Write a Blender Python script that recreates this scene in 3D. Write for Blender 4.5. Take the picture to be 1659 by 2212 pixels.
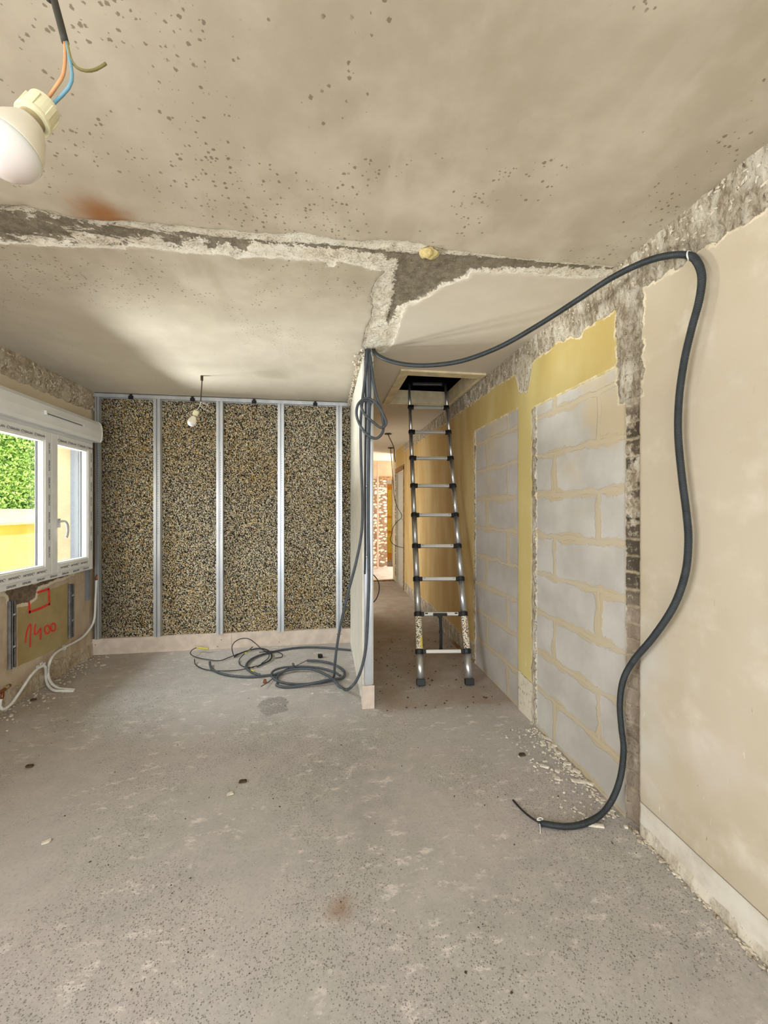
import bpy, bmesh, math, random
import numpy as np
from mathutils import Vector, Matrix
random.seed(7); rng = np.random.RandomState(11)
PI = math.pi
for o in list(bpy.data.objects): bpy.data.objects.remove(o)
SC = bpy.context.scene; COL = SC.collection

# ------------------------------------------------------------------ camera
F = 860.0; HOR = 1100.0; YAW = math.radians(8.34); SA, CA = math.sin(YAW), math.cos(YAW); CH = 1.39
cd = bpy.data.cameras.new('camera'); cam = bpy.data.objects.new('camera', cd); COL.objects.link(cam)
cam.location = (0, 0, CH); cam.rotation_euler = (PI/2, 0, -YAW)
cd.sensor_fit = 'HORIZONTAL'; cd.sensor_width = 36; cd.lens = F/1659*36; cd.shift_y = -6/1659
cd.clip_start = 0.02; cd.clip_end = 200
SC.camera = cam
SC.view_settings.view_transform = 'Standard'; SC.view_settings.look = 'None'
SC.view_settings.gamma = 1; SC.view_settings.use_curve_mapping = False
SC.view_settings.exposure = 0.27

# ------------------------------------------------------------------ world, sun, window light
w = bpy.data.worlds.new('world'); SC.world = w; w.use_nodes = True
bg = w.node_tree.nodes['Background']; bg.inputs[0].default_value = (0.80, 0.90, 1.0, 1); bg.inputs[1].default_value = 1.6
def sun(rot, e, col):
    d = bpy.data.lights.new('sun', 'SUN'); d.energy = e; d.color = col; d.angle = 0.01
    o = bpy.data.objects.new('sun', d); COL.objects.link(o); o.rotation_euler = rot
sun((math.radians(38), 0, math.radians(70)), 7.0, (1, .94, .82))
def area(name, loc, rot, sx, sy, e, col, spread=180):
    d = bpy.data.lights.new(name, 'AREA'); d.shape = 'RECTANGLE'; d.size = sx; d.size_y = sy; d.energy = e; d.color = col
    d.spread = math.radians(spread)
    o = bpy.data.objects.new(name, d); COL.objects.link(o); o.location = loc; o.rotation_euler = rot
# area lamps for daylight through seen and assumed openings, plus two added fill lamps
area('assumed_side_daylight', (-2.62, 0.0, 1.45), (0, -PI/2, 0), 1.2, 1.9, 64, (1, .99, .97))  # assumed window out of view on the left, lamp added outside it
area('assumed_rear_daylight', (-0.4, -2.35, 1.15), (PI/2, 0, 0), 2.6, 2.1, 62, (.97, .98, 1))  # assumed opening behind the camera, lamp added outside it
area('daylight_seen_window', (-4.6, 3.1, 3.55), (0, math.radians(-48), math.radians(6)), 2.4, 1.6, 400, (.94, .97, 1))
area('fill_ground_bounce', (-4.9, 4.5, .08), (0, math.radians(-115), math.radians(-10)), .45, 1.7, 620, (1, .99, .97))  # added lamp standing in for sun bounced up onto the back ceiling
area('assumed_far_room_daylight', (3.4, 9.0, 1.4), (0, PI/2, 0), 2.2, 1.8, 230, (1, .95, .87))  # lamp out of view, assumed source for the bright far room
area('fill_hall_opening', (-.35, 5.9, 1.2), (0, -PI/2, 0), 2.0, 1.5, 26, (1, .95, .87))  # added lamp at an invented doorway, brightens the hall's right wall

# ------------------------------------------------------------------ geometry of the place (metres)
XR, XL, YB, ZC = 1.33, -2.20, 4.20, 2.50
PX0, PX1, PY0 = 0.255, 0.333, 2.76       # partition
WY0, WY1, WZ0, WZ1 = 2.82, 4.03, 0.86, 2.03   # window opening
HX0, HX1, HY0, HY1 = 0.66, 1.285, 3.20, 4.08  # hatch
def ray(px, py):
    u = (px-829.5)/F; v = (HOR-py)/F
    return Vector((SA+CA*u, CA-SA*u, v))
def at(px, py, t): r = ray(px, py)*t; return Vector((r.x, r.y, r.z+CH))
def onX(px, py, X): r = ray(px, py); return at(px, py, X/r.x)
def onY(px, py, Y): r = ray(px, py); return at(px, py, Y/r.y)
def onZ(px, py, Z): r = ray(px, py); return at(px, py, (Z-CH)/r.z)

# ------------------------------------------------------------------ node helper
def lin(c):
    f = lambda x: (x/12.92 if x <= .04045 else ((x+.055)/1.055)**2.4)
    return tuple(f(x/255) for x in c)
class NT:
    def __init__(s, name, rough=.8, metal=0., spec=.3):
        s.m = bpy.data.materials.new(name); s.m.use_nodes = True; s.t = s.m.node_tree
        s.b = s.t.nodes['Principled BSDF']; s.b.inputs['Roughness'].default_value = rough
        s.b.inputs['Metallic'].default_value = metal; s.b.inputs['Specular IOR Level'].default_value = spec
        s.co = s.t.nodes.new('ShaderNodeTexCoord').outputs['Object']
    def put(s, inp, v):
        if v is None: return
        if isinstance(v, (int, float)):
            if inp.type == 'RGBA': inp.default_value = (v, v, v, 1)
            elif inp.type == 'VECTOR': inp.default_value = (v, v, v)
            else: inp.default_value = v
        elif isinstance(v, (tuple, list)):
            inp.default_value = tuple(v)+((1,) if inp.type == 'RGBA' and len(v) == 3 else ())
        else: s.t.links.new(v, inp)
    def math(s, op, a, b=None, c=None, clamp=False):
        n = s.t.nodes.new('ShaderNodeMath'); n.operation = op; n.use_clamp = clamp
        for i, v in enumerate((a, b, c)): s.put(n.inputs[i], v)
        return n.outputs[0]
    def add(s, a, b): return s.math('ADD', a, b)
    def sub(s, a, b): return s.math('SUBTRACT', a, b)
    def mul(s, a, b): return s.math('MULTIPLY', a, b)
    def mx(s, a, b): return s.math('MAXIMUM', a, b)
    def mn(s, a, b): return s.math('MINIMUM', a, b)
    def sm(s, v, lo, hi, a=0., b=1.):
        n = s.t.nodes.new('ShaderNodeMapRange'); n.interpolation_type = 'SMOOTHSTEP'
        for i, x in enumerate((v, lo, hi, a, b)): s.put(n.inputs[i], x)
        return n.outputs[0]
    def scale(s, v, sc, off=(0, 0, 0), rot=(0, 0, 0)):
        n = s.t.nodes.new('ShaderNodeMapping'); s.put(n.inputs['Vector'], v); n.inputs['Scale'].default_value = sc
        n.inputs['Location'].default_value = off; n.inputs['Rotation'].default_value = rot
        return n.outputs[0]
    def noise(s, sc, det=4, rough=.55, vec=None, dist=0., color=False):
        n = s.t.nodes.new('ShaderNodeTexNoise'); s.put(n.inputs['Vector'], vec if vec is not None else s.co)
        n.inputs['Scale'].default_value = sc; n.inputs['Detail'].default_value = det
        n.inputs['Roughness'].default_value = rough; n.inputs['Distortion'].default_value = dist
        return n.outputs['Color' if color else 'Fac']
    def voro(s, sc, vec=None, feat='F1', rnd=1.):
        n = s.t.nodes.new('ShaderNodeTexVoronoi'); s.put(n.inputs['Vector'], vec if vec is not None else s.co)
        n.feature = feat; n.inputs['Scale'].default_value = sc; n.inputs['Randomness'].default_value = rnd
        return n.outputs['Distance'], n.outputs.get('Color')
    def sep(s, v=None):
        n = s.t.nodes.new('ShaderNodeSeparateXYZ'); s.put(n.inputs[0], v if v is not None else s.co); return n.outputs
    def comb(s, x, y, z):
        n = s.t.nodes.new('ShaderNodeCombineXYZ')
        for i, v in enumerate((x, y, z)): s.put(n.inputs[i], v)
        return n.outputs[0]
    def mix(s, f, a, b, mode='MIX'):
        n = s.t.nodes.new('ShaderNodeMix'); n.data_type = 'RGBA'; n.blend_type = mode
        s.put(n.inputs[0], f); s.put(n.inputs[6], a); s.put(n.inputs[7], b); return n.outputs[2]
    def attr(s, name):
        n = s.t.nodes.new('ShaderNodeAttribute'); n.attribute_name = name; return n.outputs['Fac']
    def bump(s, h, dist=.002, strength=1., prev=None):
        n = s.t.nodes.new('ShaderNodeBump'); s.put(n.inputs['Height'], h); n.inputs['Distance'].default_value = dist
        n.inputs['Strength'].default_value = strength
        if prev is not None: s.put(n.inputs['Normal'], prev)
        return n.outputs[0]
    def done(s, color, normal=None, rough=None, metal=None):
        s.put(s.b.inputs['Base Color'], color)
        if normal is not None: s.put(s.b.inputs['Normal'], normal)
        if rough is not None: s.put(s.b.inputs['Roughness'], rough)
        if metal is not None: s.put(s.b.inputs['Metallic'], metal)
        return s.m
def plain(name, rgb, rough=.6, metal=0., spec=.4, var=.06, vs=30, bmp=0.):
    n = NT(name, rough, metal, spec); c = lin(rgb)
    f = n.noise(vs, 4); d = tuple(x*(1-var*2) for x in c); l = tuple(min(1, x*(1+var*2)) for x in c)
    return n.done(n.mix(n.sm(f, .3, .7), d, l), n.bump(n.noise(vs*6, 3), bmp) if bmp else None)

# ------------------------------------------------------------------ mesh helpers
def tag(o, label=None, cat=None, group=None, kind=None):
    if label: o['label'] = label
    if cat: o['category'] = cat
    if group: o['group'] = group
    if kind: o['kind'] = kind
    return o
def link(name, me, m=None, parent=None):
    o = bpy.data.objects.new(name, me); COL.objects.link(o)
    if m is not None and me is not None: me.materials.append(m)
    if parent is not None: o.parent = parent
    return o
def empty(name, loc=(0, 0, 0)):
    o = bpy.data.objects.new(name, None); o.location = loc; o.empty_display_size = .05; COL.objects.link(o); return o
def fin(name, bm, m=None, parent=None, smooth=False, bev=0., origin=None):
    """origin: world point of the object (mesh given in world coordinates)"""
    bmesh.ops.recalc_face_normals(bm, faces=bm.faces)
    me = bpy.data.meshes.new(name); bm.to_mesh(me); bm.free()
    if smooth:
        for p in me.polygons: p.use_smooth = True
    o = link(name, me, m, parent)
    off = Vector((0, 0, 0)); pp = parent
    while pp is not None: off = off+pp.location; pp = pp.parent
    if origin is not None or off.length:
        q = Vector(origin) if origin is not None else off
        me.transform(Matrix.Translation(-q)); o.location = q-off
    if bev:
        b = o.modifiers.new('bevel', 'BEVEL'); b.width = bev; b.segments = 2; b.limit_method = 'ANGLE'
    return o
def box(bm, lo, hi):
    lo, hi = Vector(lo), Vector(hi)
    vs = [bm.verts.new((x, y, z)) for x in (lo.x, hi.x) for y in (lo.y, hi.y) for z in (lo.z, hi.z)]
    for f in ((0, 1, 3, 2), (4, 6, 7, 5), (0, 4, 5, 1), (2, 3, 7, 6), (0, 2, 6, 4), (1, 5, 7, 3)):
        bm.faces.new([vs[i] for i in f])
def boxo(name, lo, hi, m, parent=None, bev=0., origin=None):
    bm = bmesh.new(); box(bm, lo, hi)
    return fin(name, bm, m, parent, bev=bev, origin=origin)
def obox(bm, c, ax, hs):
    """box centred at c with axis matrix ax (3 vectors) and half sizes"""
    c = Vector(c); vs = []
    for i in (-1, 1):
        for j in (-1, 1):
            for k in (-1, 1): vs.append(bm.verts.new(c+ax[0]*(i*hs[0])+ax[1]*(j*hs[1])+ax[2]*(k*hs[2])))
    for f in ((0, 1, 3, 2), (4, 6, 7, 5), (0, 4, 5, 1), (2, 3, 7, 6), (0, 2, 6, 4), (1, 5, 7, 3)):
        bm.faces.new([vs[i] for i in f])
def smooth_path(pts, step=.01, closed=False):
    pts = [Vector(p) for p in pts]; n = len(pts); out = []
    for i in range(n-1):
        p0 = pts[max(i-1, 0)]; p1 = pts[i]; p2 = pts[i+1]; p3 = pts[min(i+2, n-1)]
        k = max(2, int((p2-p1).length/step))
        for j in range(k):
            t = j/k; t2 = t*t; t3 = t2*t
            out.append(.5*((2*p1)+(p2-p0)*t+(2*p0-5*p1+4*p2-p3)*t2+(3*p1-p0-3*p2+p3)*t3))
    out.append(pts[-1]); return out
def tube(bm, path, r, n=10, caps=True):
    """r: radius or function(i, s) of index and arc length"""
    T = []; L = len(path); s = 0; rings = []
    for i in range(L):
        a = path[max(i-1, 0)]; b = path[min(i+1, L-1)]; T.append((b-a).normalized())
    up = Vector((0, 0, 1)) if abs(T[0].z) < .9 else Vector((1, 0, 0))
    nrm = T[0].cross(up).normalized()
    for i in range(L):
        if i: s += (path[i]-path[i-1]).length; nrm = (nrm-T[i]*nrm.dot(T[i])).normalized()
        bi = T[i].cross(nrm); rr = r(i, s) if callable(r) else r
        rings.append([bm.verts.new(path[i]+(nrm*math.cos(2*PI*k/n)+bi*math.sin(2*PI*k/n))*rr) for k in range(n)])
    for i in range(L-1):
        for k in range(n): bm.faces.new((rings[i][k], rings[i][(k+1) % n], rings[i+1][(k+1) % n], rings[i+1][k]))
    if caps: bm.faces.new(rings[0][::-1]); bm.faces.new(rings[-1])
def tubeo(name, pts, r, m, parent=None, n=10, step=.01, origin=None):
    bm = bmesh.new(); tube(bm, smooth_path(pts, step), r, n)
    return fin(name, bm, m, parent, smooth=True, origin=origin)
def lathe(bm, prof, c, ax, n=24):
    """prof: (radius, distance along ax)"""
    ax = Vector(ax).normalized(); u = ax.orthogonal().normalized(); v = ax.cross(u); rings = []; c = Vector(c)
    for r, h in prof:
        rings.append([bm.verts.new(c+ax*h+(u*math.cos(2*PI*k/n)+v*math.sin(2*PI*k/n))*max(r, 1e-5)) for k in range(n)])
    for a, b in zip(rings, rings[1:]):
        for k in range(n): bm.faces.new((a[k], a[(k+1) % n], b[(k+1) % n], b[k]))
    bm.faces.new(rings[0][::-1]); bm.faces.new(rings[-1])
def vnoise(x, y, seed=0):
    xi = np.floor(x).astype(np.int64); yi = np.floor(y).astype(np.int64); xf = x-xi; yf = y-yi
    def h(a, b):
        n = (a*374761393+b*668265263+seed*974634777) & 0x7fffffff
        n = ((n ^ (n >> 13))*1274126177) & 0x7fffffff
        return ((n ^ (n >> 16)) & 0xffff)/65535.
    u = xf*xf*(3-2*xf); v = yf*yf*(3-2*yf)
    return (h(xi, yi)*(1-u)+h(xi+1, yi)*u)*(1-v)+(h(xi, yi+1)*(1-u)+h(xi+1, yi+1)*u)*v
def fbm(x, y, o=4, seed=0):
    s = 0; a = .5; t = 0
    for k in range(o): s = s+a*vnoise(x*2**k, y*2**k, seed+k*17); t += a; a *= .55
    return s/t
def polysdf(x, y, poly):
    """signed distance, positive inside"""
    d = np.full(x.shape, 1e9); inside = np.zeros(x.shape, bool); n = len(poly)
    for i in range(n):
        ax, ay = poly[i]; bx, by = poly[(i+1) % n]
        ex, ey = bx-ax, by-ay; wx, wy = x-ax, y-ay
        t = np.clip((wx*ex+wy*ey)/(ex*ex+ey*ey+1e-12), 0, 1)
        d = np.minimum(d, (wx-ex*t)**2+(wy-ey*t)**2)
        c = ((ay > y) != (by > y)) & (x < (bx-ax)*(y-ay)/((by-ay) if by != ay else 1e-12)+ax)
        inside ^= c
    d = np.sqrt(d); return np.where(inside, d, -d)
def ax_coords(breaks):
    """breaks: list of (start, end, step) -> sorted coordinates"""
    out = []
    for a, b, s in breaks:
        n = max(1, int(round((b-a)/s))); out += [a+(b-a)*i/n for i in range(n)]
    out.append(breaks[-1][1]); return np.array(out)
def field(name, A, B, frame, height, attrs, m, hole=None):
    """grid over A x B; frame(a,b,h)->xyz; height(a,b)->h; attrs name->array fn; hole(a,b)->bool for face centres"""
    a, b = np.meshgrid(A, B, indexing='ij'); h = height(a, b)
    co = np.stack(frame(a, b, h), -1).reshape(-1, 3)
    na, nb = len(A), len(B); idx = np.arange(na*nb).reshape(na, nb)
    q = np.stack([idx[:-1, :-1], idx[1:, :-1], idx[1:, 1:], idx[:-1, 1:]], -1).reshape(-1, 4)
    if hole is not None:
        ca = (a[:-1, :-1]+a[1:, 1:])/2; cb = (b[:-1, :-1]+b[1:, 1:])/2
        q = q[~hole(ca, cb).reshape(-1)]
    me = bpy.data.meshes.new(name)
    me.vertices.add(len(co)); me.vertices.foreach_set('co', co.astype(np.float32).ravel())
    me.loops.add(len(q)*4); me.loops.foreach_set('vertex_index', q.astype(np.int32).ravel())
    me.polygons.add(len(q)); me.polygons.foreach_set('loop_start', np.arange(0, len(q)*4, 4, dtype=np.int32))
    me.polygons.foreach_set('loop_total', np.full(len(q), 4, np.int32))
    me.update(); me.validate()
    for k, fn in attrs.items():
        at_ = me.attributes.new(k, 'FLOAT', 'POINT'); at_.data.foreach_set('value', fn(a, b).astype(np.float32).ravel())
    for p in me.polygons: p.use_smooth = True
    o = link(name, me, m); o['kind'] = 'structure'; return o

# ------------------------------------------------------------------ materials of the shell
def mat_ceiling():
    n = NT('ceiling plaster', .9); x, y, z = n.sep()
    big = n.noise(.9, 3); mid = n.noise(5, 5); fine = n.noise(60, 4)
    base = n.mix(n.sm(big, .3, .7), lin((171, 160, 139)), lin((185, 174, 155)))
    base = n.mix(n.sm(mid, .35, .75), base, lin((197, 187, 168)))
    # trowel streaks
    st = n.noise(3, 4, vec=n.scale(n.co, (3.0, .5, 1), rot=(0, 0, .5)))
    base = n.mix(n.mul(n.sm(st, .5, .72), .35), base, lin((200, 191, 176)))
    back = n.sm(y, 1.7, 3.2)  # rear ceiling coloured lighter, standing for the light that reaches it
    base = n.mix(n.mul(back, .5), base, lin((216, 210, 198)))
    hall = n.mul(n.sm(x, .36, .40), n.sm(y, 1.70, 1.76))
    base = n.mix(n.mul(hall, .6), base, lin((216, 207, 192)))
    # mould specks
    clus = n.sm(n.noise(2.2, 3), .36, .66)
    vv = n.math and n.t.nodes.new('ShaderNodeVectorMath'); vv.operation = 'MULTIPLY_ADD'; n.put(vv.inputs[0], n.noise(120, 3, .6, color=True)); vv.inputs[1].default_value = (.011, .011, .011); n.put(vv.inputs[2], n.co); vv = vv.outputs[0]
    d1, c1 = n.voro(34, vv); r1 = n.sep(c1)
    d2, c2 = n.voro(16, vv); r2 = n.sep(c2)
    wob = n.noise(90, 2)
    sp1 = n.mul(n.sm(n.add(d1, n.mul(wob, .10)), n.mul(r1[0], .17), n.add(n.mul(r1[0], .17), .07), 1, 0), n.sm(n.mul(r1[1], clus), .22, .30))
    sp2 = n.mul(n.sm(n.add(d2, n.mul(wob, .10)), n.mul(r2[0], .10), n.add(n.mul(r2[0], .10), .05), 1, 0), n.sm(n.mul(r2[1], clus), .42, .5))
    d3, c3 = n.voro(60, vv); r3 = n.sep(c3)
    sp3 = n.mul(n.sm(d3, n.mul(r3[0], .32), n.add(n.mul(r3[0], .32), .1), 1, 0), n.sm(n.mul(r3[1], clus), .30, .38)); sp1 = n.mx(sp1, sp3)
    sp = n.mul(n.mx(n.mul(sp1, .8), sp2), n.sm(y, 1.9, 3.2, 1., .25))
    sp = n.mul(sp, n.sub(1, n.mul(hall, .9)))
    base = n.mix(n.mul(sp, .8), base, lin((92, 82, 60)))
    # rust stain
    rc = onZ(222, 466, ZC)
    dx = n.mul(n.sub(x, rc.x), .95); dy = n.mul(n.sub(y, rc.y), 1.0)
    dd = n.add(n.math('SQRT', n.add(n.mul(dx, dx), n.mul(dy, dy))), n.mul(n.sub(n.noise(14, 4), .5), .07))
    base = n.mix(n.sm(dd, .01, .15, .9, 0), base, lin((150, 98, 50)))
    # scars
    s1 = n.attr('scar'); s2 = n.attr('bare')
    n1 = n.sub(n.noise(22, 5, .6), .5); n2 = n.sub(n.noise(40, 6, .7), .5)
    e1 = n.add(s1, n.mul(n1, .035)); mott = n.sm(x, -.3, -.9); n3 = n.sub(n.noise(17, 7, .72, vec=n.scale(n.co, (.6, 1.2, 1), rot=(0, 0, .5)), dist=.8), .5)
    e2 = n.add(s2, n.add(n.mul(n2, .10), n.add(-.004, n.mul(mott, n.add(n.mul(n3, .42), -.012)))))
    f1 = n.sm(e1, -.001, .003); f2 = n.mul(n.sm(e2, -.002, .003), n.sm(e1, .002, .006))
    pl = n.mix(n.sm(n.noise(9, 5), .35, .7), lin((240, 234, 218)), lin((222, 211, 190)))
    crk = n.noise(11, 7, .7, vec=n.scale(n.co, (1, 1, 1), off=(3, 8, 0)), dist=1.2)
    pl = n.mix(n.mul(n.sm(crk, .485, .5), n.sm(crk, .515, .5)), pl, lin((140, 122, 96)))
    pl = n.mix(n.sm(n.noise(70, 5, .7, vec=n.scale(n.co, (1, .5, 1))), .60, .72, 0, .7), pl, lin((120, 104, 80)))
    cc = n.mix(n.sm(n.noise(26, 6, .7), .3, .7), lin((112, 103, 86)), lin((150, 140, 120)))
    cc = n.mix(n.sm(n.noise(120, 3), .68, .74), cc, lin((206, 196, 176)))
    # rim of cut finish coat
    rim = n.mul(n.sm(e1, -.004, .001), n.sm(e1, .016, .004))
    col = n.mix(f1, base, pl); col = n.mix(f2, col, cc)
    col = n.mix(n.mul(rim, n.sm(n.noise(12, 4), .35, .6, .2, .9)), col, lin((238, 231, 214)))
    h = n.add(n.mul(f1, n.add(.5, n.mul(n.noise(40, 7, .75), 1.8))), n.mul(f2, -.25))
    h = n.add(h, n.mul(fine, .06))
    return n.done(col, n.bump(h, .006, .9))
def rough_colour(n, sc=1.):
    sv = n.scale(n.co, (1, 1.7, .7), rot=(.5, 0, 0)); a = n.noise(30*sc, 7, .75, vec=sv, dist=.8); b = n.noise(70*sc, 6, .75, vec=sv); c = n.noise(9*sc, 5, vec=sv)
    col = n.mix(n.sm(a, .36, .62), lin((144, 128, 104)), lin((208, 198, 178)))
    col = n.mix(n.sm(c, .48, .62), col, lin((224, 216, 198)))
    col = n.mix(n.sm(b, .56, .66), col, lin((96, 80, 60)))
    return col, n.add(a, n.mul(b, .6))
def mat_wall_right():
    n = NT('right wall plaster', .85); x, y, z = n.sep()
    vec = n.comb(y, z, 0)
    blk = n.attr('blk'); strip = n.attr('strip'); rough = n.attr('rough'); white = n.attr('white')
    near = n.sm(y, 1.56, 1.565, 1, 0); hall = n.sm(y, 2.9, 3.9)
    big = n.noise(1.3, 4); mid = n.noise(6, 6, .6); fine = n.noise(90, 3)
    cream = n.mix(n.sm(big, .35, .65), lin((200, 189, 168)), lin((188, 175, 150)))
    cream = n.mix(n.sm(mid, .5, .8), cream, lin((214, 206, 188)))
    cream = n.mix(n.mul(n.sm(n.noise(3.1, 4), .52, .68), n.sm(z, 0., 1.3, .6, 0)), cream, lin((212, 202, 194)))
    cream = n.mix(n.mul(n.sm(n.noise(2.3, 3), .5, .7), n.sm(z, .6, 1.3, .8, 0)), cream, lin((206, 205, 198)))
    ye = n.mix(n.sm(n.noise(2.2, 4, vec=n.scale(n.co, (1, 1.4, .7))), .35, .7), lin((188, 166, 102)), lin((200, 184, 128)))
    ye = n.mix(n.sm(n.math('ABSOLUTE', n.sub(y, 2.49)), .04, .25, .55, 0), ye, lin((220, 208, 144)))
    hw = n.mix(n.sm(n.noise(2.5, 5, vec=n.scale(n.co, (1, 1.6, .5))), .35, .7), lin((196, 164, 108)), lin((214, 190, 138)))
    hw = n.mix(n.sm(n.noise(16, 5, .7, vec=n.scale(n.co, (1, 1, .4))), .66, .74, 0, .5), hw, lin((120, 88, 44)))
    base = n.mix(hall, ye, hw); base = n.mix(near, base, cream)
    chips = n.mul(n.sm(n.noise(22, 6, .75, vec=n.scale(n.co, (1, 1.5, .5))), .66, .70), n.sm(z, .1, 1.9, .9, .3))
    base = n.mix(chips, base, lin((160, 142, 108)))
    sc = n.mul(n.sm(n.noise(18, 5, .7, vec=n.scale(n.co, (1, 1.3, .35), off=(3, 3, 3))), .66, .70), n.sm(z, 0, 1.2, .8, 0))
    base = n.mix(sc, base, lin((238, 234, 224)))
    # removed skirting band on near wall
    wv = n.mul(n.sub(n.noise(7, 4), .5), .05)
    bz = n.add(z, wv)
    band = n.mul(near, n.sm(z, .140, .144, 1, 0)); wh = n.mix(n.sm(mid, .3, .7), lin((222, 218, 206)), lin((196, 186, 168)))
    base = n.mix(band, base, wh)
    line = n.mul(near, n.mul(n.sm(z, .139, .142), n.sm(z, .142, .146, 1, 0)))
    base = n.mix(n.mul(line, .7), base, lin((120, 112, 100)))
    lowr = n.mul(near, n.sm(bz, .045, .052, 1, 0))
    rc, rh = rough_colour(n)
    base = n.mix(n.mul(lowr, .6), base, rc)
    # block infill
    wy = n.add(y, n.mul(n.sub(n.noise(11, 5, .6), .5), .05)); wz = n.add(z, n.mul(n.sub(n.noise(8, 6, .65, vec=n.scale(n.co, (1, 1, 1), off=(5, 2, 1))), .5), .06))
    br = n.t.nodes.new('ShaderNodeTexBrick'); n.put(br.inputs['Vector'], n.comb(n.add(wy, n.sm(y, 2.5, 2.51, -.262, -.106)), n.add(wz, .0), 0))
    br.inputs['Scale'].default_value = 1; br.inputs['Brick Width'].default_value = .766; br.inputs['Row Height'].default_value = .246
    br.inputs['Mortar Size'].default_value = .019; br.inputs['Mortar Smooth'].default_value = .8; br.offset = .5
    mor = br.outputs['Fac']
    b2 = n.t.nodes.new('ShaderNodeTexBrick'); n.t.links.new(br.inputs['Vector'].links[0].from_socket, b2.inputs['Vector']); b2.offset = .5
    for k, v in (('Scale', 1), ('Brick Width', .766), ('Row Height', .246), ('Mortar Size', .06), ('Mortar Smooth', 1)): b2.inputs[k].default_value = v
    wide = b2.outputs['Fac']
    smear = n.mx(n.sm(n.add(wide, n.mul(n.sub(n.noise(5, 6, .62), .5), 2.6)), .62, .80), n.sm(mor, .3, .6))
    bc = n.mix(n.sm(n.noise(4, 5), .3, .7), lin((204, 202, 196)), lin((184, 181, 174)))
    bc = n.mix(n.sm(y, 2.5, 2.52, 0, .25), bc, lin((160, 150, 146)))
    bc = n.mix(n.mul(n.sm(n.noise(2.1, 3), .45, .65), n.sm(z, 1.1, 1.7, .0, .8)), bc, lin((200, 184, 150)))
    bc = n.mix(n.mul(smear, n.sm(n.noise(5, 4), .35, .65, .35, .85)), bc, lin((196, 181, 150)))
    core = n.sm(mor, .55, .8); bc = n.mix(n.mul(core, .65), bc, lin((200, 188, 162)))
    ln = n.mul(n.sm(mor, .2, .4), n.sm(mor, .6, .4)); bc = n.mix(n.mul(ln, n.sm(n.noise(13, 4), .42, .6, 0, .7)), bc, lin((160, 140, 108)))
    bc = n.mix(n.sm(n.noise(40, 5, .75), .68, .74, 0, .5), bc, lin((140, 126, 104)))
    eb = n.add(blk, n.mul(n.sub(n.noise(30, 4), .5), .012)); fb = n.sm(eb, -.001, .002)
    col = n.mix(fb, base, bc)
    rimb = n.mul(n.sm(eb, -.012, -.008), n.sm(eb, .006, .002)); col = n.mix(n.mul(rimb, n.sm(n.noise(15, 4), .38, .6, .1, .8)), col, lin((228, 216, 184)))
    # rough / bare areas
    er = n.add(rough, n.mul(n.sub(n.noise(18, 6, .65), .5), .07)); fr = n.sm(er, -.002, .004)
    col = n.mix(fr, col, rc)
    rimr = n.mul(n.sm(er, -.014, -.010), n.sm(er, .004, -.002)); col = n.mix(n.mul(rimr, n.sm(n.noise(15, 4), .38, .6, 0, .85)), col, lin((226, 214, 188)))
    ew = n.add(white, n.mul(n.sub(n.noise(22, 5), .5), .03)); fw = n.sm(ew, -.002, .002)
    wc = n.mix(n.sm(n.noise(60, 5, .7, vec=n.scale(n.co, (1, 1, .5))), .56, .68), lin((228, 220, 200)), lin((126, 106, 84)))
    col = n.mix(fw, col, wc)
    # brick strip
    es = n.add(strip, n.mul(n.sub(n.noise(24, 5), .5), .02)); fs = n.sm(es, -.001, .003)
    zc = n.add(n.math('DIVIDE', z, .074), n.mul(n.sub(n.noise(9, 3), .5), .5)); fz = n.math('FRACT', zc)
    joint = n.mx(n.sm(fz, .0, .16, 1, 0), n.sm(fz, .86, .98))
    rnd = n.noise(1, 0, vec=n.comb(0, 0, n.mul(n.math('FLOOR', zc), 7.31)))
    dark = n.mul(n.sm(z, .9, 1.08), n.sm(z, 1.78, 1.92, 1, 0))
    bk = n.mix(dark, lin((162, 148, 132)), lin((70, 66, 56)))
    bk = n.mix(n.mul(n.sm(rnd, .4, .65), .6), bk, lin((128, 112, 96)))
    bk = n.mix(n.sm(n.noise(40, 6, .75), .54, .64, 0, .8), bk, lin((186, 172, 148)))
    bk = n.mix(n.mul(joint, n.mul(n.sm(z, .5, 1., .35, .85), n.sm(n.noise(14, 3), .35, .6, .4, 1))), bk, lin((196, 182, 154)))
    bk = n.mix(n.sm(n.add(z, n.mul(n.sub(n.noise(8, 4), .5), .3)), 1.84, 1.92, 0, .85), bk, rc)
    bk = n.mix(n.mul(n.sm(n.noise(6, 5, .6), .54, .6), n.sm(z, 1.0, 1.2, .3, .9)), bk, rc)
    bk = n.mix(n.sm(n.noise(50, 5, .7, vec=n.scale(n.co, (1, 1, 1), off=(7, 1, 2))), .62, .68, 0, .8), bk, lin((62, 50, 38)))
    col = n.mix(fs, col, bk)
    rs = n.mul(n.sm(es, -.006, -.003), n.sm(es, .002, 0.)); col = n.mix(n.mul(rs, .35), col, lin((150, 128, 96)))
    h = n.add(n.mul(fine, .05), n.mul(mid, .1)); h = n.sub(h, n.mul(fb, .4)); h = n.add(h, n.mul(n.mul(fb, smear), .25))
    h = n.add(h, n.mul(fr, n.add(-.6, n.mul(rh, 1.6)))); h = n.sub(h, n.mul(fs, n.add(.7, n.mul(joint, .5))))
    h = n.add(h, n.mul(fs, n.mul(n.noise(45, 6, .7), 1.2))); h = n.add(h, n.mul(fw, n.mul(n.noise(50, 5, .7), 1.2))); h = n.sub(h, n.mul(line, .5))
    return n.done(col, n.bump(h, .008, .9))
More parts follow.
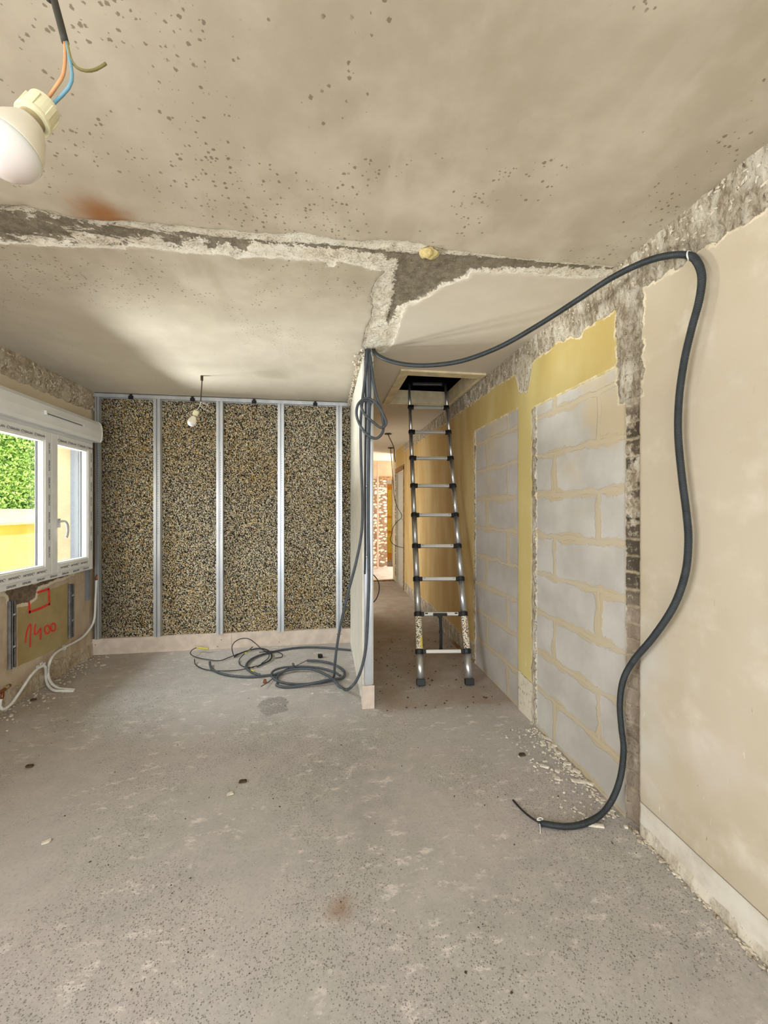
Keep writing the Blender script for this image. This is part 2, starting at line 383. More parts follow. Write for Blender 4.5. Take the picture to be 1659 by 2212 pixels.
def mat_wall_left():
    n = NT('left wall plaster', .85); x, y, z = n.sep()
    rough = n.attr('rough'); green = n.attr('green'); dark = n.attr('dark')
    mid = n.noise(6, 6, .6)
    base = n.mix(n.sm(mid, .35, .7), lin((196, 178, 154)), lin((178, 156, 132)))
    st = n.noise(5, 5, vec=n.scale(n.co, (1, 3, .5)))
    base = n.mix(n.sm(st, .5, .7, 0, .6), base, lin((206, 192, 170)))
    up = n.sm(z, 2.1, 2.15); base = n.mix(up, base, lin((214, 200, 172)))
    g = n.mix(n.sm(n.noise(7, 5), .3, .7), lin((176, 158, 112)), lin((164, 144, 98)))
    g = n.mix(n.sm(n.noise(30, 4, vec=n.scale(n.co, (1, 1.5, .4))), .70, .73), g, lin((212, 196, 156)))
    fg = n.sm(n.add(green, n.mul(n.sub(n.noise(16, 5), .5), .02)), -.002, .003)
    col = n.mix(fg, base, g)
    rc, rh = rough_colour(n, .8)
    er = n.add(rough, n.mul(n.sub(n.noise(16, 5, .6), .5), .07)); fr = n.sm(er, -.003, .006)
    rc = n.mix(.45, rc, lin((200, 178, 146)))
    col = n.mix(fr, col, rc)
    ed = n.add(dark, n.mul(n.sub(n.noise(18, 5, .65), .5), .05)); fd = n.sm(ed, -.002, .003)
    rim = n.mul(n.sm(ed, -.028, -.022), n.sm(ed, .002, -.001)); col = n.mix(rim, col, lin((220, 208, 186)))
    dc = n.mix(n.sm(n.noise(30, 6, .7), .3, .7), lin((98, 82, 66)), lin((134, 116, 98)))
    col = n.mix(fd, col, dc)
    h = n.add(n.mul(mid, .2), n.mul(fr, n.mul(rh, 1.5))); h = n.sub(h, n.mul(fd, .6)); h = n.add(h, n.mul(n.noise(60, 5), .15))
    return n.done(col, n.bump(h, .008, .9))
def mat_floor():
    n = NT('worn concrete slab', .75, spec=.25); x, y, z = n.sep()
    big = n.noise(.8, 4); mid = n.noise(4, 6, .6, dist=.4); fine = n.noise(120, 3, .6)
    col = n.mix(n.sm(big, .3, .7), lin((184, 180, 176)), lin((166, 162, 157)))
    col = n.mix(n.sm(n.noise(2.1, 4, vec=n.scale(n.co, (1, 1, 1), off=(4, 4, 0))), .42, .66, 0, .5), col, lin((176, 175, 165)))
    col = n.mix(n.sm(n.noise(1.7, 4, vec=n.scale(n.co, (1, 1, 1), off=(9, 2, 0))), .45, .66, 0, .5), col, lin((188, 178, 175)))
    col = n.mix(n.sm(n.noise(9, 6, .65), .35, .75, 0, .5), col, lin((200, 194, 188)))
    col = n.mix(n.sm(n.noise(75, 6, .8), .5, .66, 0, .42), col, lin((128, 122, 114)))
    col = n.mix(n.sm(n.noise(50, 6, .8, vec=n.scale(n.co, (1, 1, 1), off=(5, 5, 5))), .56, .7, 0, .45), col, lin((216, 211, 205)))
    # light cement smears in rows
    pv = n.scale(n.co, (1, 1.9, 1), rot=(0, 0, .18))
    sm_ = n.mul(n.sm(n.noise(9, 8, .74, vec=pv), .54, .63), n.sm(n.noise(1.9, 3, vec=n.scale(n.co, (1, 1, 1), off=(1, 7, 0))), .40, .52))
    col = n.mix(n.mul(sm_, n.sm(n.noise(30, 5, .7), .3, .6, .3, .9)), col, lin((220, 212, 205)))
    col = n.mix(n.mul(n.sm(n.noise(26, 5, .7, vec=n.scale(n.co, (1, 1, 1), off=(2, 2, 2))), .66, .71), .55), col, lin((222, 214, 206)))
    # exposed aggregate specks
    clus = n.sm(n.noise(1.6, 3, vec=n.scale(n.co, (1, 1, 1), off=(6, 1, 0))), .38, .66, .25, 1)
    vv = n.t.nodes.new('ShaderNodeVectorMath'); vv.operation = 'MULTIPLY_ADD'; n.put(vv.inputs[0], n.noise(170, 3, .6, color=True)); vv.inputs[1].default_value = (.006, .006, .006); n.put(vv.inputs[2], n.co); vv = vv.outputs[0]
    d1, c1 = n.voro(190, vv); r1 = n.sep(c1); d2, c2 = n.voro(85, vv); r2 = n.sep(c2)
    s1 = n.mul(n.sm(d1, n.mul(r1[0], .45), n.add(n.mul(r1[0], .45), .12), 1, 0), n.sm(n.mul(r1[1], clus), .34, .42))
    s2 = n.mul(n.sm(d2, n.mul(r2[0], .24), n.add(n.mul(r2[0], .24), .07), 1, 0), n.sm(n.mul(r2[1], clus), .5, .56))
    col = n.mix(n.mul(n.mx(s1, s2), .62), col, lin((84, 78, 70)))
    sl = n.mul(n.sm(d1, n.mul(r1[2], .3), n.add(n.mul(r1[2], .3), .1), 1, 0), n.sm(r1[1], .06, .04))
    col = n.mix(n.mul(sl, .7), col, lin((226, 220, 210)))
    # rust stain on the slab, patch of rough screed
    rc = onZ(735, 1962, 0)
    def dist(c, ex, ey, a, sc):
        dx = n.mul(n.sub(x, c.x), ex); dy = n.mul(n.sub(y, c.y), ey)
        return n.add(n.math('SQRT', n.add(n.mul(dx, dx), n.mul(dy, dy))), n.mul(n.sub(n.noise(sc, 5, .7), .5), a))
    col = n.mix(n.sm(dist(rc, 1, 1, .06, 12), .0, .075, .62, 0), col, lin((146, 112, 82)))
    pc = onZ(592, 1524, 0); dd = dist(pc, 1, .8, .12, 10)
    pr = n.mul(n.sm(dd, .11, .10, 0, 1), n.sm(n.noise(90, 5, .8), .42, .6))
    col = n.mix(n.mul(pr, .7), col, lin((110, 104, 96)))
    # dirt along the hall, browner tone towards the left wall
    hd = n.mul(n.sm(x, .32, .45), n.sm(n.add(y, n.mul(n.sub(n.noise(6, 4), .5), .1)), 2.66, 2.74)); hn = n.sm(n.noise(5, 5), .3, .75, .25, .75)
    col = n.mix(n.mul(hd, hn), col, lin((158, 138, 120)))
    dots = n.mul(hd, n.mul(n.sm(n.noise(30, 5, .75), .66, .70), n.sm(y, 6, 5)))
    col = n.mix(dots, col, lin((58, 46, 36)))
    ld = n.sm(x, -1.2, -2.2, 0, .7); col = n.mix(n.mul(ld, n.sm(n.noise(3, 5), .25, .8)), col, lin((158, 138, 118)))
    h = n.add(n.mul(mid, .35), n.mul(fine, .12)); h = n.add(h, n.mul(n.sub(0, n.mx(s1, s2)), .25)); h = n.add(h, n.mul(sm_, .12)); h = n.add(h, n.mul(pr, .6))
    return n.done(col, n.bump(h, .0025, .8))
def mat_insulation():
    n = NT('pressed granulate insulation', .7, spec=.3)
    wv = n.add(n.noise(40, 2, color=True), 0)
    v = n.scale(n.co, (1, 1, 1), rot=(0, .6, 0)); v = n.scale(v, (1, 1, .62))
    d, c = n.voro(135, v); r = n.sep(c)
    d2, c2 = n.voro(200, v); r2 = n.sep(c2)
    col = n.mix(n.sm(r[0], .15, .9), lin((156, 140, 106)), lin((250, 238, 206)))
    gx = n.sm(n.noise(1.3, 4, vec=n.scale(n.co, (1, 1, 1), off=(2, 0, 5))), .36, .6, .15, 1)
    col = n.mix(n.mul(n.sm(r[1], .62, .70), gx), col, lin((206, 170, 96)))
    col = n.mix(n.sm(r[2], .80, .84), col, lin((206, 206, 196)))
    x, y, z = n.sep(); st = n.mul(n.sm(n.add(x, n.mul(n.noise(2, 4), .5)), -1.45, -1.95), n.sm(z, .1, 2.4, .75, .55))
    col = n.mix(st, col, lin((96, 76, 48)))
    col = n.mix(n.sm(r2[0], .70, .76), col, lin((60, 52, 42)))
    col = n.mix(n.sm(d, .50, .70), col, lin((30, 26, 20)))
    return n.done(col, n.bump(n.sub(1, d), .006, 1.0))
M_ceil = mat_ceiling(); M_right = mat_wall_right(); M_left = mat_wall_left(); M_floor = mat_floor(); M_ins = mat_insulation()
M_board = plain('plasterboard paper', (214, 200, 186), .85, var=.05, vs=12)
M_boardw = plain('white plasterboard', (228, 224, 212), .85, var=.03, vs=8)
M_galv = NT('galvanised steel', .38, .65, .5)
_g = M_galv.noise(9, 4, vec=M_galv.scale(M_galv.co, (1, 1, .3)))
M_galv = M_galv.done(M_galv.mix(M_galv.sm(_g, .3, .7), lin((196, 202, 208)), lin((222, 226, 230))))
M_pvc = plain('white window plastic', (232, 232, 230), .35, var=.02, vs=5)
M_pvcg = plain('grey guide rail', (124, 127, 134), .4, var=.02)
M_alu = NT('brushed aluminium', .32, .85, .5)
_a = M_alu.noise(40, 3, vec=M_alu.scale(M_alu.co, (1, 1, .05)))
M_alu = M_alu.done(M_alu.mix(_a, lin((176, 178, 180)), lin((222, 224, 226))))
M_alu2 = NT('satin aluminium rung', .5, .35, .5); M_alu2 = M_alu2.done(lin((206, 206, 200)))
M_blk = plain('black plastic', (26, 26, 27), .45, var=.1)
M_cab = plain('grey conduit plastic', (74, 80, 86), .45, var=.08, vs=20)
M_cab2 = plain('dark conduit plastic', (46, 52, 54), .45, var=.08, vs=20)
M_wire = plain('black cable sheath', (34, 34, 36), .5, var=.1)
M_cream = plain('cream render', (186, 162, 130), .9, var=.04, vs=6)
M_plw = plain('white wall paint', (214, 204, 186), .9, var=.06, vs=4)
M_dark = plain('attic darkness', (30, 27, 24), .95, var=.2)  # near-black colour stands for the unlit loft
M_wood = plain('raw timber', (150, 112, 66), .7, var=.25, vs=18)
M_cream2 = plain('aged cream paint', (214, 200, 164), .7, var=.07, vs=10)
M_pex = plain('white multilayer pipe', (222, 222, 216), .4, var=.03)
M_copper = plain('tarnished copper', (150, 92, 62), .4, .8, var=.2, vs=60)
M_red = plain('red marker paint', (226, 62, 50), .6, var=.06, vs=40)
M_yel = plain('yellow sheath', (206, 200, 66), .5, var=.05)
M_blue = plain('light blue wire', (104, 150, 168), .5, var=.05)
M_org = plain('salmon wire', (206, 150, 104), .5, var=.05)
M_gy = plain('olive wire', (140, 132, 82), .5, var=.08)
M_hold = plain('ivory lamp holder', (226, 220, 184), .4, var=.03)
M_opal = NT('opal bulb dome', .25, 0, .5); M_opal.b.inputs['Subsurface Weight'].default_value = .3; M_opal = M_opal.done(lin((232, 226, 222)))
M_brassy = plain('bulb screw cap', (164, 152, 122), .4, .5, var=.1, vs=60)
M_chip = plain('broken plaster', (222, 214, 198), .9, var=.08, vs=60)
M_dirt = plain('dark grit', (74, 60, 46), .95, var=.2, vs=50)
M_print = plain('printed film ink', (56, 62, 78), .6, var=.05)
M_foam = plain('expanding foam', (208, 190, 132), .8, var=.08, vs=50, bmp=.003)
def mat_glass():
    m = bpy.data.materials.new('window glass'); m.use_nodes = True; t = m.node_tree; t.nodes.clear()
    o = t.nodes.new('ShaderNodeOutputMaterial'); mx = t.nodes.new('ShaderNodeMixShader')
    tr = t.nodes.new('ShaderNodeBsdfTransparent'); gl = t.nodes.new('ShaderNodeBsdfGlossy'); gl.inputs['Roughness'].default_value = .01
    tr.inputs[0].default_value = (.95, .97, .96, 1); mx.inputs[0].default_value = .05
    t.links.new(tr.outputs[0], mx.inputs[1]); t.links.new(gl.outputs[0], mx.inputs[2]); t.links.new(mx.outputs[0], o.inputs[0])
    return m
M_glass = mat_glass()

# ------------------------------------------------------------------ ceiling
scar_px = [(-90, 438), (0, 443), (60, 447), (120, 462), (170, 475), (250, 478), (330, 482), (420, 492), (500, 498), (600, 507), (640, 501), (700, 512), (760, 522), (820, 519), (880, 522), (930, 533), (960, 540), (1030, 548), (1100, 556), (1200, 566), (1300, 574), (1352, 578),
    (1352, 594), (1300, 601), (1240, 602), (1180, 598), (1120, 592), (1018, 590), (1009, 602), (953, 621), (936, 636), (900, 655), (876, 664), (866, 690), (858, 720), (848, 745), (832, 762), (790, 766), (783, 745), (788, 715), (800, 690), (806, 660), (799, 635), (813, 605), (828, 590), (812, 584), (790, 583), (780, 577), (745, 569), (728, 566), (722, 578), (700, 577), (704, 567), (640, 562), (600, 560), (560, 556), (530, 558), (510, 561), (497, 555), (480, 551), (440, 550), (400, 547), (360, 542), (330, 538), (280, 534), (265, 541), (230, 536), (150, 535), (110, 532), (0, 527), (-90, 524)]
bare_px = [(-90, 448), (0, 448), (60, 452), (110, 466), (180, 482), (230, 490), (300, 497), (400, 507), (500, 517), (600, 526), (700, 531), (800, 541), (860, 546), (900, 550), (960, 552), (1060, 559), (1200, 571), (1350, 583), (1350, 588), (1200, 582), (1100, 584), (1018, 588), (1009, 600), (953, 618), (936, 633), (900, 651), (874, 659), (860, 666), (850, 690), (838, 704), (833, 690), (846, 650), (850, 610), (856, 568), (800, 551), (700, 540), (600, 534), (548, 528), (530, 548), (515, 552), (498, 531), (475, 534), (465, 548), (430, 540), (445, 525), (400, 521), (395, 540), (375, 540), (350, 526), (330, 518), (272, 528), (275, 536), (240, 530), (190, 512), (150, 528), (0, 523), (-90, 521)]
toXY = lambda L: [tuple(onZ(px, py, ZC)[:2]) for px, py in L]
SCAR, BARE = toXY(scar_px), toXY(bare_px)
def c_scar(a, b): return np.where((b > 1.4) & (b < 3.2), polysdf(a, b, SCAR), -.5)
def c_bare(a, b): return np.where((b > 1.4) & (b < 3.2), polysdf(a, b, BARE), -.5)
def c_h(a, b):
    s = c_scar(a, b)+.03*(fbm(a*22, b*22, 3, 5)-.5); s2 = c_bare(a, b)
    f = np.clip(s/.012, 0, 1); g = np.clip(s2/.012, 0, 1)
    h = f*(.006+.012*(fbm(a*30, b*30, 4, 9)-.45))+g*.006
    return h+.002*fbm(a*2, b*2, 3, 2)
ceiling = field('ceiling', ax_coords([(XL-.3, HX0, .013), (HX0, HX1, .013), (HX1, XR+.05, .013), (XR+.05, 4.6, .5)]),
    ax_coords([(-2.6, 1.4, .1), (1.4, HY0, .013), (HY0, HY1, .03), (HY1, 8.15, .06)]),
    lambda a, b, h: (a, b, ZC+h), c_h, {'scar': c_scar, 'bare': c_bare}, M_ceil,
    hole=lambda a, b: (a > HX0) & (a < HX1) & (b > HY0) & (b < HY1))
bm = bmesh.new()
for lo, hi in (((XL-.3, -2.6, 2.53), (HX0, 8.15, 2.62)), ((HX1, -2.6, 2.53), (4.6, 8.15, 2.62)), ((HX0, -2.6, 2.53), (HX1, HY0, 2.62)), ((HX0, HY1, 2.53), (HX1, 8.15, 2.62))): box(bm, lo, hi)
tag(fin('ceiling_slab', bm, M_dark), kind='structure')
bm = bmesh.new()   # loft space over the hatch, boxed in dark to keep sky light out
for lo, hi in (((-.6, 2.2, 4.0), (2.4, 5.6, 4.1)), ((-.7, 2.2, 2.62), (-.6, 5.6, 4.1)), ((2.4, 2.2, 2.62), (2.5, 5.6, 4.1)), ((-.7, 2.1, 2.62), (2.5, 2.2, 4.1)), ((-.7, 5.6, 2.62), (2.5, 5.7, 4.1))): box(bm, lo, hi)
tag(fin('ceiling_loft', bm, M_dark), kind='structure')
# foam lump left where two scars meet
bm = bmesh.new(); c = onZ(925, 545, ZC); bmesh.ops.create_icosphere(bm, subdivisions=3, radius=.03)
for v in bm.verts:
    k = 1+1.3*(fbm(np.array([v.co.x*60+9]), np.array([v.co.y*60+v.co.z*40]), 3, 3)[0]-.5); v.co = Vector((v.co.x*k*1.25, v.co.y*k, v.co.z*k*.7))+c+Vector((0, 0, -.004))
tag(fin('foam_lump', bm, M_foam, origin=c), 'yellow lump of old foam stuck in the ceiling scar', 'foam')

# ------------------------------------------------------------------ floor
floor = field('floor', ax_coords([(XL-.02, 4.6, .04)]), ax_coords([(-2.4, 8.2, .04), (8.2, 12.0, .3)]), lambda a, b, h: (a, b, h),
    lambda a, b: .003*fbm(a*3, b*3, 3, 4)-.002, {}, M_floor)

# ------------------------------------------------------------------ right wall
DA = (2.617, 3.428, 2.09); DB = (1.608, 2.392, 2.045)   # blocked doorways: Y from, Y to, head height
def rect(a, b, x0, x1, y0, y1): return np.minimum(np.minimum(a-x0, x1-a), np.minimum(b-y0, y1-b))
def w_blk(a, b): return np.maximum(rect(a, b, DA[0], DA[1], -1, DA[2]), rect(a, b, DB[0], DB[1], -1, DB[2]))
def w_strip(a, b): return rect(a, b, 1.528, 1.612, -1, 2.36)
JAG = [tuple(onX(px, py, XR)[1:]) for px, py in [(1385, 540), (1385, 612), (1374, 625), (1372, 650), (1352, 650), (1346, 665), (1338, 780), (1349, 700), (1346, 660), (1300, 690), (1262, 712), (1257, 728), (1235, 726), (1200, 742), (1165, 756), (1146, 785), (1148, 800), (1138, 845), (1126, 845), (1116, 815), (1112, 800), (1060, 835), (1000, 885), (970, 905), (900, 950), (870, 975), (870, 955), (972, 870), (1062, 795), (1150, 720)]]
def w_rough(a, b):
    top = b-(2.345-.05*fbm(a*3, a*0, 2, 8)+np.where(a > 1.6, .03, 0)+np.clip((a-2.7)/2, 0, 1)*.03)
    jag = polysdf(a, b, JAG)
    side = rect(a, b, 1.50, 1.545, -1, 1e9)*0-1
    left = np.minimum(.075-np.abs(a-1.585)+.02*(fbm(b*9, a*0, 3, 2)-.5), b-1.88)     # plaster torn round strip top
    low = np.minimum(.13+.05*fbm(a*4, a*0+2, 3, 1)-b, a-3.44)
    rimB = np.minimum(.020-np.abs(a-2.405), 2.04-b)
    rimA = np.minimum(.008-np.abs(a-3.437), 2.07-b)
    return np.maximum.reduce([top, jag, left, low, rimB, rimA])
def w_white(a, b):
    pier = np.minimum(np.minimum(a-2.40, 2.617-a), .26+.1*(a-2.5)-b)
    spur = polysdf(a, b, [tuple(onX(px, py, XR)[1:]) for px, py in [(1128, 762), (1150, 770), (1147, 805), (1138, 850), (1122, 848), (1114, 812), (1120, 780)]])
    return np.maximum(pier, spur)
def w_h(a, b):
    r = np.clip((w_rough(a, b)+.05*(fbm(a*20, b*20, 3, 1)-.5))/.02, 0, 1); s = np.clip(w_strip(a, b)/.01, 0, 1); k = np.clip(w_blk(a, b)/.006, 0, 1)
    h = .012*r*(fbm(a*30, b*30, 5, 7)-.35)*1.7-.008*k*(1-r)
    br = np.abs(((b/.074) % 1)-.5); h = np.where(s > 0, -.016*s+.016*s*(fbm(a*30, b*30, 4, 3)-.5)-.008*s*(br > .4), h)
    low = (a < 1.53)*np.clip((.05-b)/.02, 0, 1); h = h+.008*low*(fbm(a*25, b*25, 4, 2)); band = (a < 1.53)*(b < .142)*(-.003)
    return h+band+.003*fbm(a*2.5, b*2.5, 3, 6)
wall_right = field('wall_right', ax_coords([(-2.4, .7, .1), (.7, 3.6, .01), (3.6, 6.70, .025)]), ax_coords([(-.005, 2.52, .01)]),
    lambda a, b, h: (XR-h, a, b), w_h, {'blk': w_blk, 'strip': w_strip, 'rough': w_rough, 'white': w_white}, M_right)
bm = bmesh.new(); box(bm, (XR+.03, -2.5, -.1), (XR+.15, 6.70, 2.53))
tag(fin('wall_right_core', bm, M_plw), kind='structure')

# ------------------------------------------------------------------ left wall with window opening
GR = [tuple(onX(px, py, XL)[1:]) for px, py in [(38, 1300), (75, 1285), (148, 1258), (150, 1385), (100, 1412), (38, 1440)]]
DK = [tuple(onX(px, py, XL)[1:]) for px, py in [(0, 1278), (75, 1262), (120, 1243), (160, 1232), (158, 1238), (120, 1252), (80, 1268), (74, 1292), (60, 1302), (22, 1308), (18, 1285)]]
def l_green(a, b): return polysdf(a, b, GR)
def l_dark(a, b): return polysdf(a, b, DK)
def l_rough(a, b):
    top = b-(2.335-.03*fbm(a*5, a*0, 3, 1)); low = .10+.06*fbm(a*5, a*0+3, 3, 1)-b
    return np.maximum(top, low)
def l_h(a, b):
    r = np.clip((l_rough(a, b)+.04*(fbm(a*16, b*16, 3, 1)-.5))/.02, 0, 1)
    up = np.clip((b-2.33)/.05, 0, 1)
    return r*.03*(fbm(a*18, b*30, 5, 3)-.3)+up*.03*fbm(a*12, b*60, 3, 5)-.006*np.clip(l_dark(a, b)/.01, 0, 1)+.004*fbm(a*3, b*3, 3, 2)
WW = lambda a, b: ((a > WY0) & (a < WY1) & (b > WZ0) & (b < WZ1)) | ((a > -.95) & (a < .95) & (b > .85) & (b < 2.1))  # second hole: assumed side window out of view, lets lamp light in
wall_left = field('wall_left', ax_coords([(-2.4, -.95, .1), (-.95, .95, .1), (.95, 2.6, .1), (2.6, WY0, .01), (WY0, WY1, .01), (WY1, YB+.02, .01)]),
    ax_coords([(-.005, .85, .01), (.85, WZ0, .01), (WZ0, WZ1, .01), (WZ1, 2.1, .01), (2.1, 2.52, .01)]),
    lambda a, b, h: (XL+h, a, b), l_h, {'green': l_green, 'rough': l_rough, 'dark': l_dark}, M_left, hole=WW)
bm = bmesh.new()
X0, X1 = -2.50, XL-.025
for y0, y1, z0, z1 in ((-2.5, -.95, -.5, 2.53), (-.95, .95, -.5, .85), (-.95, .95, 2.1, 2.53), (.95, WY0, -.5, 2.53), (WY0, WY1, -.5, WZ0), (WY0, WY1, WZ1, 2.53), (WY1, 9, -.5, 2.53)):
    box(bm, (X0, y0, z0), (X1, y1, z1))
tag(fin('wall_left_core', bm, M_cream), kind='structure')
# rear wall (behind the camera) with an assumed wide opening for an added lamp
bm = bmesh.new()
for lo, hi in (((-2.5, -2.3, 0), (-1.8, -2.1, 2.53)), ((1.0, -2.3, 0), (1.5, -2.1, 2.53)), ((-1.8, -2.3, 2.25), (1.0, -2.1, 2.53))): box(bm, lo, hi)
tag(fin('wall_rear', bm, M_plw), kind='structure')
# back wall with granulate insulation, hall walls, far room
boxo('wall_back', (XL-.02, YB, 0), (PX0+.01, YB+.06, 2.52), M_ins)['kind'] = 'structure'
bm = bmesh.new()
for lo, hi in (((PX0+.01, YB, 0), (PX1, 5.3, 2.52)), ((PX0+.01, 6.5, 0), (PX1, 7.9, 2.52)), ((PX0+.01, 5.3, 2.1), (PX1, 6.5, 2.52))): box(bm, lo, hi)  # unseen opening added to let fill light onto the hall's right wall
tag(fin('wall_hall_left', bm, M_plw), kind='structure')

# ---- plasterboard strip at the foot of the insulation
bm = bmesh.new(); box(bm, (XL+.003, 4.150, 0), (-.93, 4.163, .152)); box(bm, (-.928, 4.150, 0), (.13, 4.163, .150)); box(bm, (.132, 4.150, 0), (PX0, 4.163, .150)); box(bm, (XL+.003, 4.163, 0), (PX0, YB, .148))
bb = fin('baseboard_back', bm, M_board, bev=.001); bb['kind'] = 'structure'
bm = bmesh.new()
for px, py in ((205.7, 1393), (478, 1382), (603, 1387), (728, 1370), (737, 1370), (470, 1397), (722, 1395)):
    p = onY(px, py, 4.149); lathe(bm, [(.004, 0), (.004, .004)], p-Vector((0, .001, 0)), (0, 1, 0), 10)
fin('screw', bm, M_blk, bb)['kind'] = 'stuff'

# ---- metal studs in front of the insulation
def stud(xc, label, w=.062):
    r = empty('metal_stud', (xc, 4.15, .15)); tag(r, label, 'stud', 'metal studs over the insulation')
    z0, z1 = .15, 2.465
    bm = bmesh.new()
    box(bm, (xc-w/2, 4.140, z0), (xc-.004, 4.144, z1)); box(bm, (xc+.004, 4.140, z0), (xc+w/2, 4.144, z1))
    box(bm, (xc-.005, 4.146, z0), (xc+.005, 4.149, z1))
    box(bm, (xc-w/2, 4.144, z0), (xc-w/2+.002, 4.19, z1)); box(bm, (xc+w/2-.002, 4.144, z0), (xc+w/2, 4.19, z1))
    box(bm, (xc-.006, 4.140, z0), (xc-.004, 4.149, z1)); box(bm, (xc+.004, 4.140, z0), (xc+.006, 4.149, z1))
    fin('web', bm, M_galv, r)
    bm = bmesh.new()
    for k in range(34): box(bm, (xc+.009, 4.1392, 1.15+k*.024), (xc+.013, 4.1402, 1.15+k*.024+.012*random.uniform(.5, 1)))
    fin('printed_mark', bm, M_print, r)
    return r
for px, lb in ((338.5, 'galvanised metal stud, first full one right of the window corner'), (474, 'galvanised metal stud just right of the small hanging bulb'),
               (606.5, 'galvanised metal stud in the middle of the right half of the insulation'), (732.5, 'galvanised metal stud nearest to the partition wall')):
    stud(onY(px, 1100, 4.14).x, lb)
stud(onY(208, 1100, 4.14).x+.004, 'galvanised metal stud in the corner beside the window wall', .034)
tr = empty('ceiling_track', (0, 4.14, 2.455)); tag(tr, 'galvanised horizontal track fixed under the ceiling above the insulation', 'track')
bm = bmesh.new(); box(bm, (XL+.02, 4.130, 2.458), (PX0-.004, 4.134, 2.496)); box(bm, (XL+.02, 4.130, 2.492), (PX0-.004, 4.19, 2.497)); box(bm, (XL+.02, 4.188, 2.458), (PX0-.004, 4.19, 2.496))
fin('channel', bm, M_galv, tr)
for px in (283, 416, 549, 681):
    p = onY(px, 866, 4.13); bm = bmesh.new(); box(bm, (p.x-.022, 4.122, 2.445), (p.x+.022, 4.129, 2.478)); box(bm, (p.x-.012, 4.124, 2.478), (p.x+.012, 4.129, 2.492)); box(bm, (p.x-.010, 4.112, 2.452), (p.x+.010, 4.122, 2.470))
    fin('clip', bm, M_blk, tr, bev=.001)

# ------------------------------------------------------------------ partition
part = empty('wall_partition', (PX0, PY0, 0)); part['kind'] = 'structure'
def pobj(name, lo, hi, m, bev=0): return boxo(name, lo, hi, m, part, bev)
def w_p(a, b): return b*0
o = boxo('plasterboard', (PX0, PY0+.03, 0), (PX0+.0125, 4.15, 2.462), M_boardw, part)
o = boxo('plasterboard', (PX1-.0125, PY0+.03, .0), (PX1, 4.2, 2.47), M_boardw, part)
bm = bmesh.new()
box(bm, (PX0+.014, PY0+.012, .16), (PX1-.012, PY0+.014, 2.49)); box(bm, (PX0+.014, PY0, .16), (PX0+.016, PY0+.05, 2.49)); box(bm, (PX1-.014, PY0, .16), (PX1-.012, PY0+.05, 2.49))
box(bm, (PX0+.036, PY0+.006, .16), (PX0+.041, PY0+.013, 2.49))
fin('end_stud', bm, M_galv, part)
bm = bmesh.new(); box(bm, (PX0-.004, PY0-.002, 0), (PX1+.004, PY0+.011, .16)); box(bm, (PX0+.006, PY0+.011, 0), (PX1-.004, PY0+.03, .158))
fin('end_board', bm, M_board, part, bev=.001)
bm = bmesh.new()
for z in (.13, .03): lathe(bm, [(.004, 0), (.004, .004)], (PX0+.03, PY0-.003, z), (0, 1, 0), 10)
for z in (.49, 1.06, 1.55): lathe(bm, [(.010, 0), (.011, .004), (.006, .012)], (PX0+.026, PY0+.006, z), (0, -1, 0), 12)
fin('screw', bm, M_galv, part, smooth=False)
# torn plaster along the partition head
bm = bmesh.new()
for k in range(420):
    y = random.uniform(PY0-.02, 4.12); near = math.exp(-(y-PY0)*5)
    x = random.uniform(PX0-.022-.05*near, PX0+.004+.09*near) if y < PY0+.16 else random.uniform(PX0-.030, PX0+.004)
    r = random.uniform(.004, .012); z = 2.497-random.uniform(0, .045+.05*near)
    mt = Matrix.Translation((x, y, z)) @ Matrix.Diagonal((r, r*1.6, r*.7, 1))
    d = bmesh.ops.create_icosphere(bm, subdivisions=1, radius=1, matrix=mt)
    for v in d['verts']: v.co += Vector([random.uniform(-.3, .3)*r for _ in range(3)])
def mat_torn():
    n = NT('torn plaster', .9); c, h = rough_colour(n); c = n.mix(n.sm(n.noise(30, 4), .42, .56), lin((216, 206, 188)), c); return n.done(c, n.bump(h, .004))
M_torn = mat_torn()
tp = fin('torn_plaster', bm, M_torn, part); tp['kind'] = 'stuff'
# ragged crumbs hanging along both ceiling junctions
def crumbs(name, n, fn, m, rmin, rmax, parent):
    bm = bmesh.new()
    for k in range(n):
        p = Vector(fn()); r = random.uniform(rmin, rmax)
        mt = Matrix.Translation(p) @ Matrix.Rotation(random.uniform(0, 6), 4, 'X') @ Matrix.Diagonal((r*.5, r*random.uniform(.8, 2.4), r*random.uniform(.4, .8), 1))
        d = bmesh.ops.create_icosphere(bm, subdivisions=1, radius=1, matrix=mt)
        for v in d['verts']: v.co += Vector([random.uniform(-.3, .3)*r for _ in range(3)])
    o = fin(name, bm, m, parent); o['kind'] = 'stuff'; return o
crumbs('torn_plaster', 1100, lambda: (XR-.004, random.uniform(.9, 6.3), 2.5-.15*random.random()**1.3), M_torn, .003, .009, wall_right)
crumbs('torn_plaster', 500, lambda: (XL+.02, random.uniform(2.8, 4.17), 2.49-.15*random.random()), M_torn, .004, .011, wall_left)

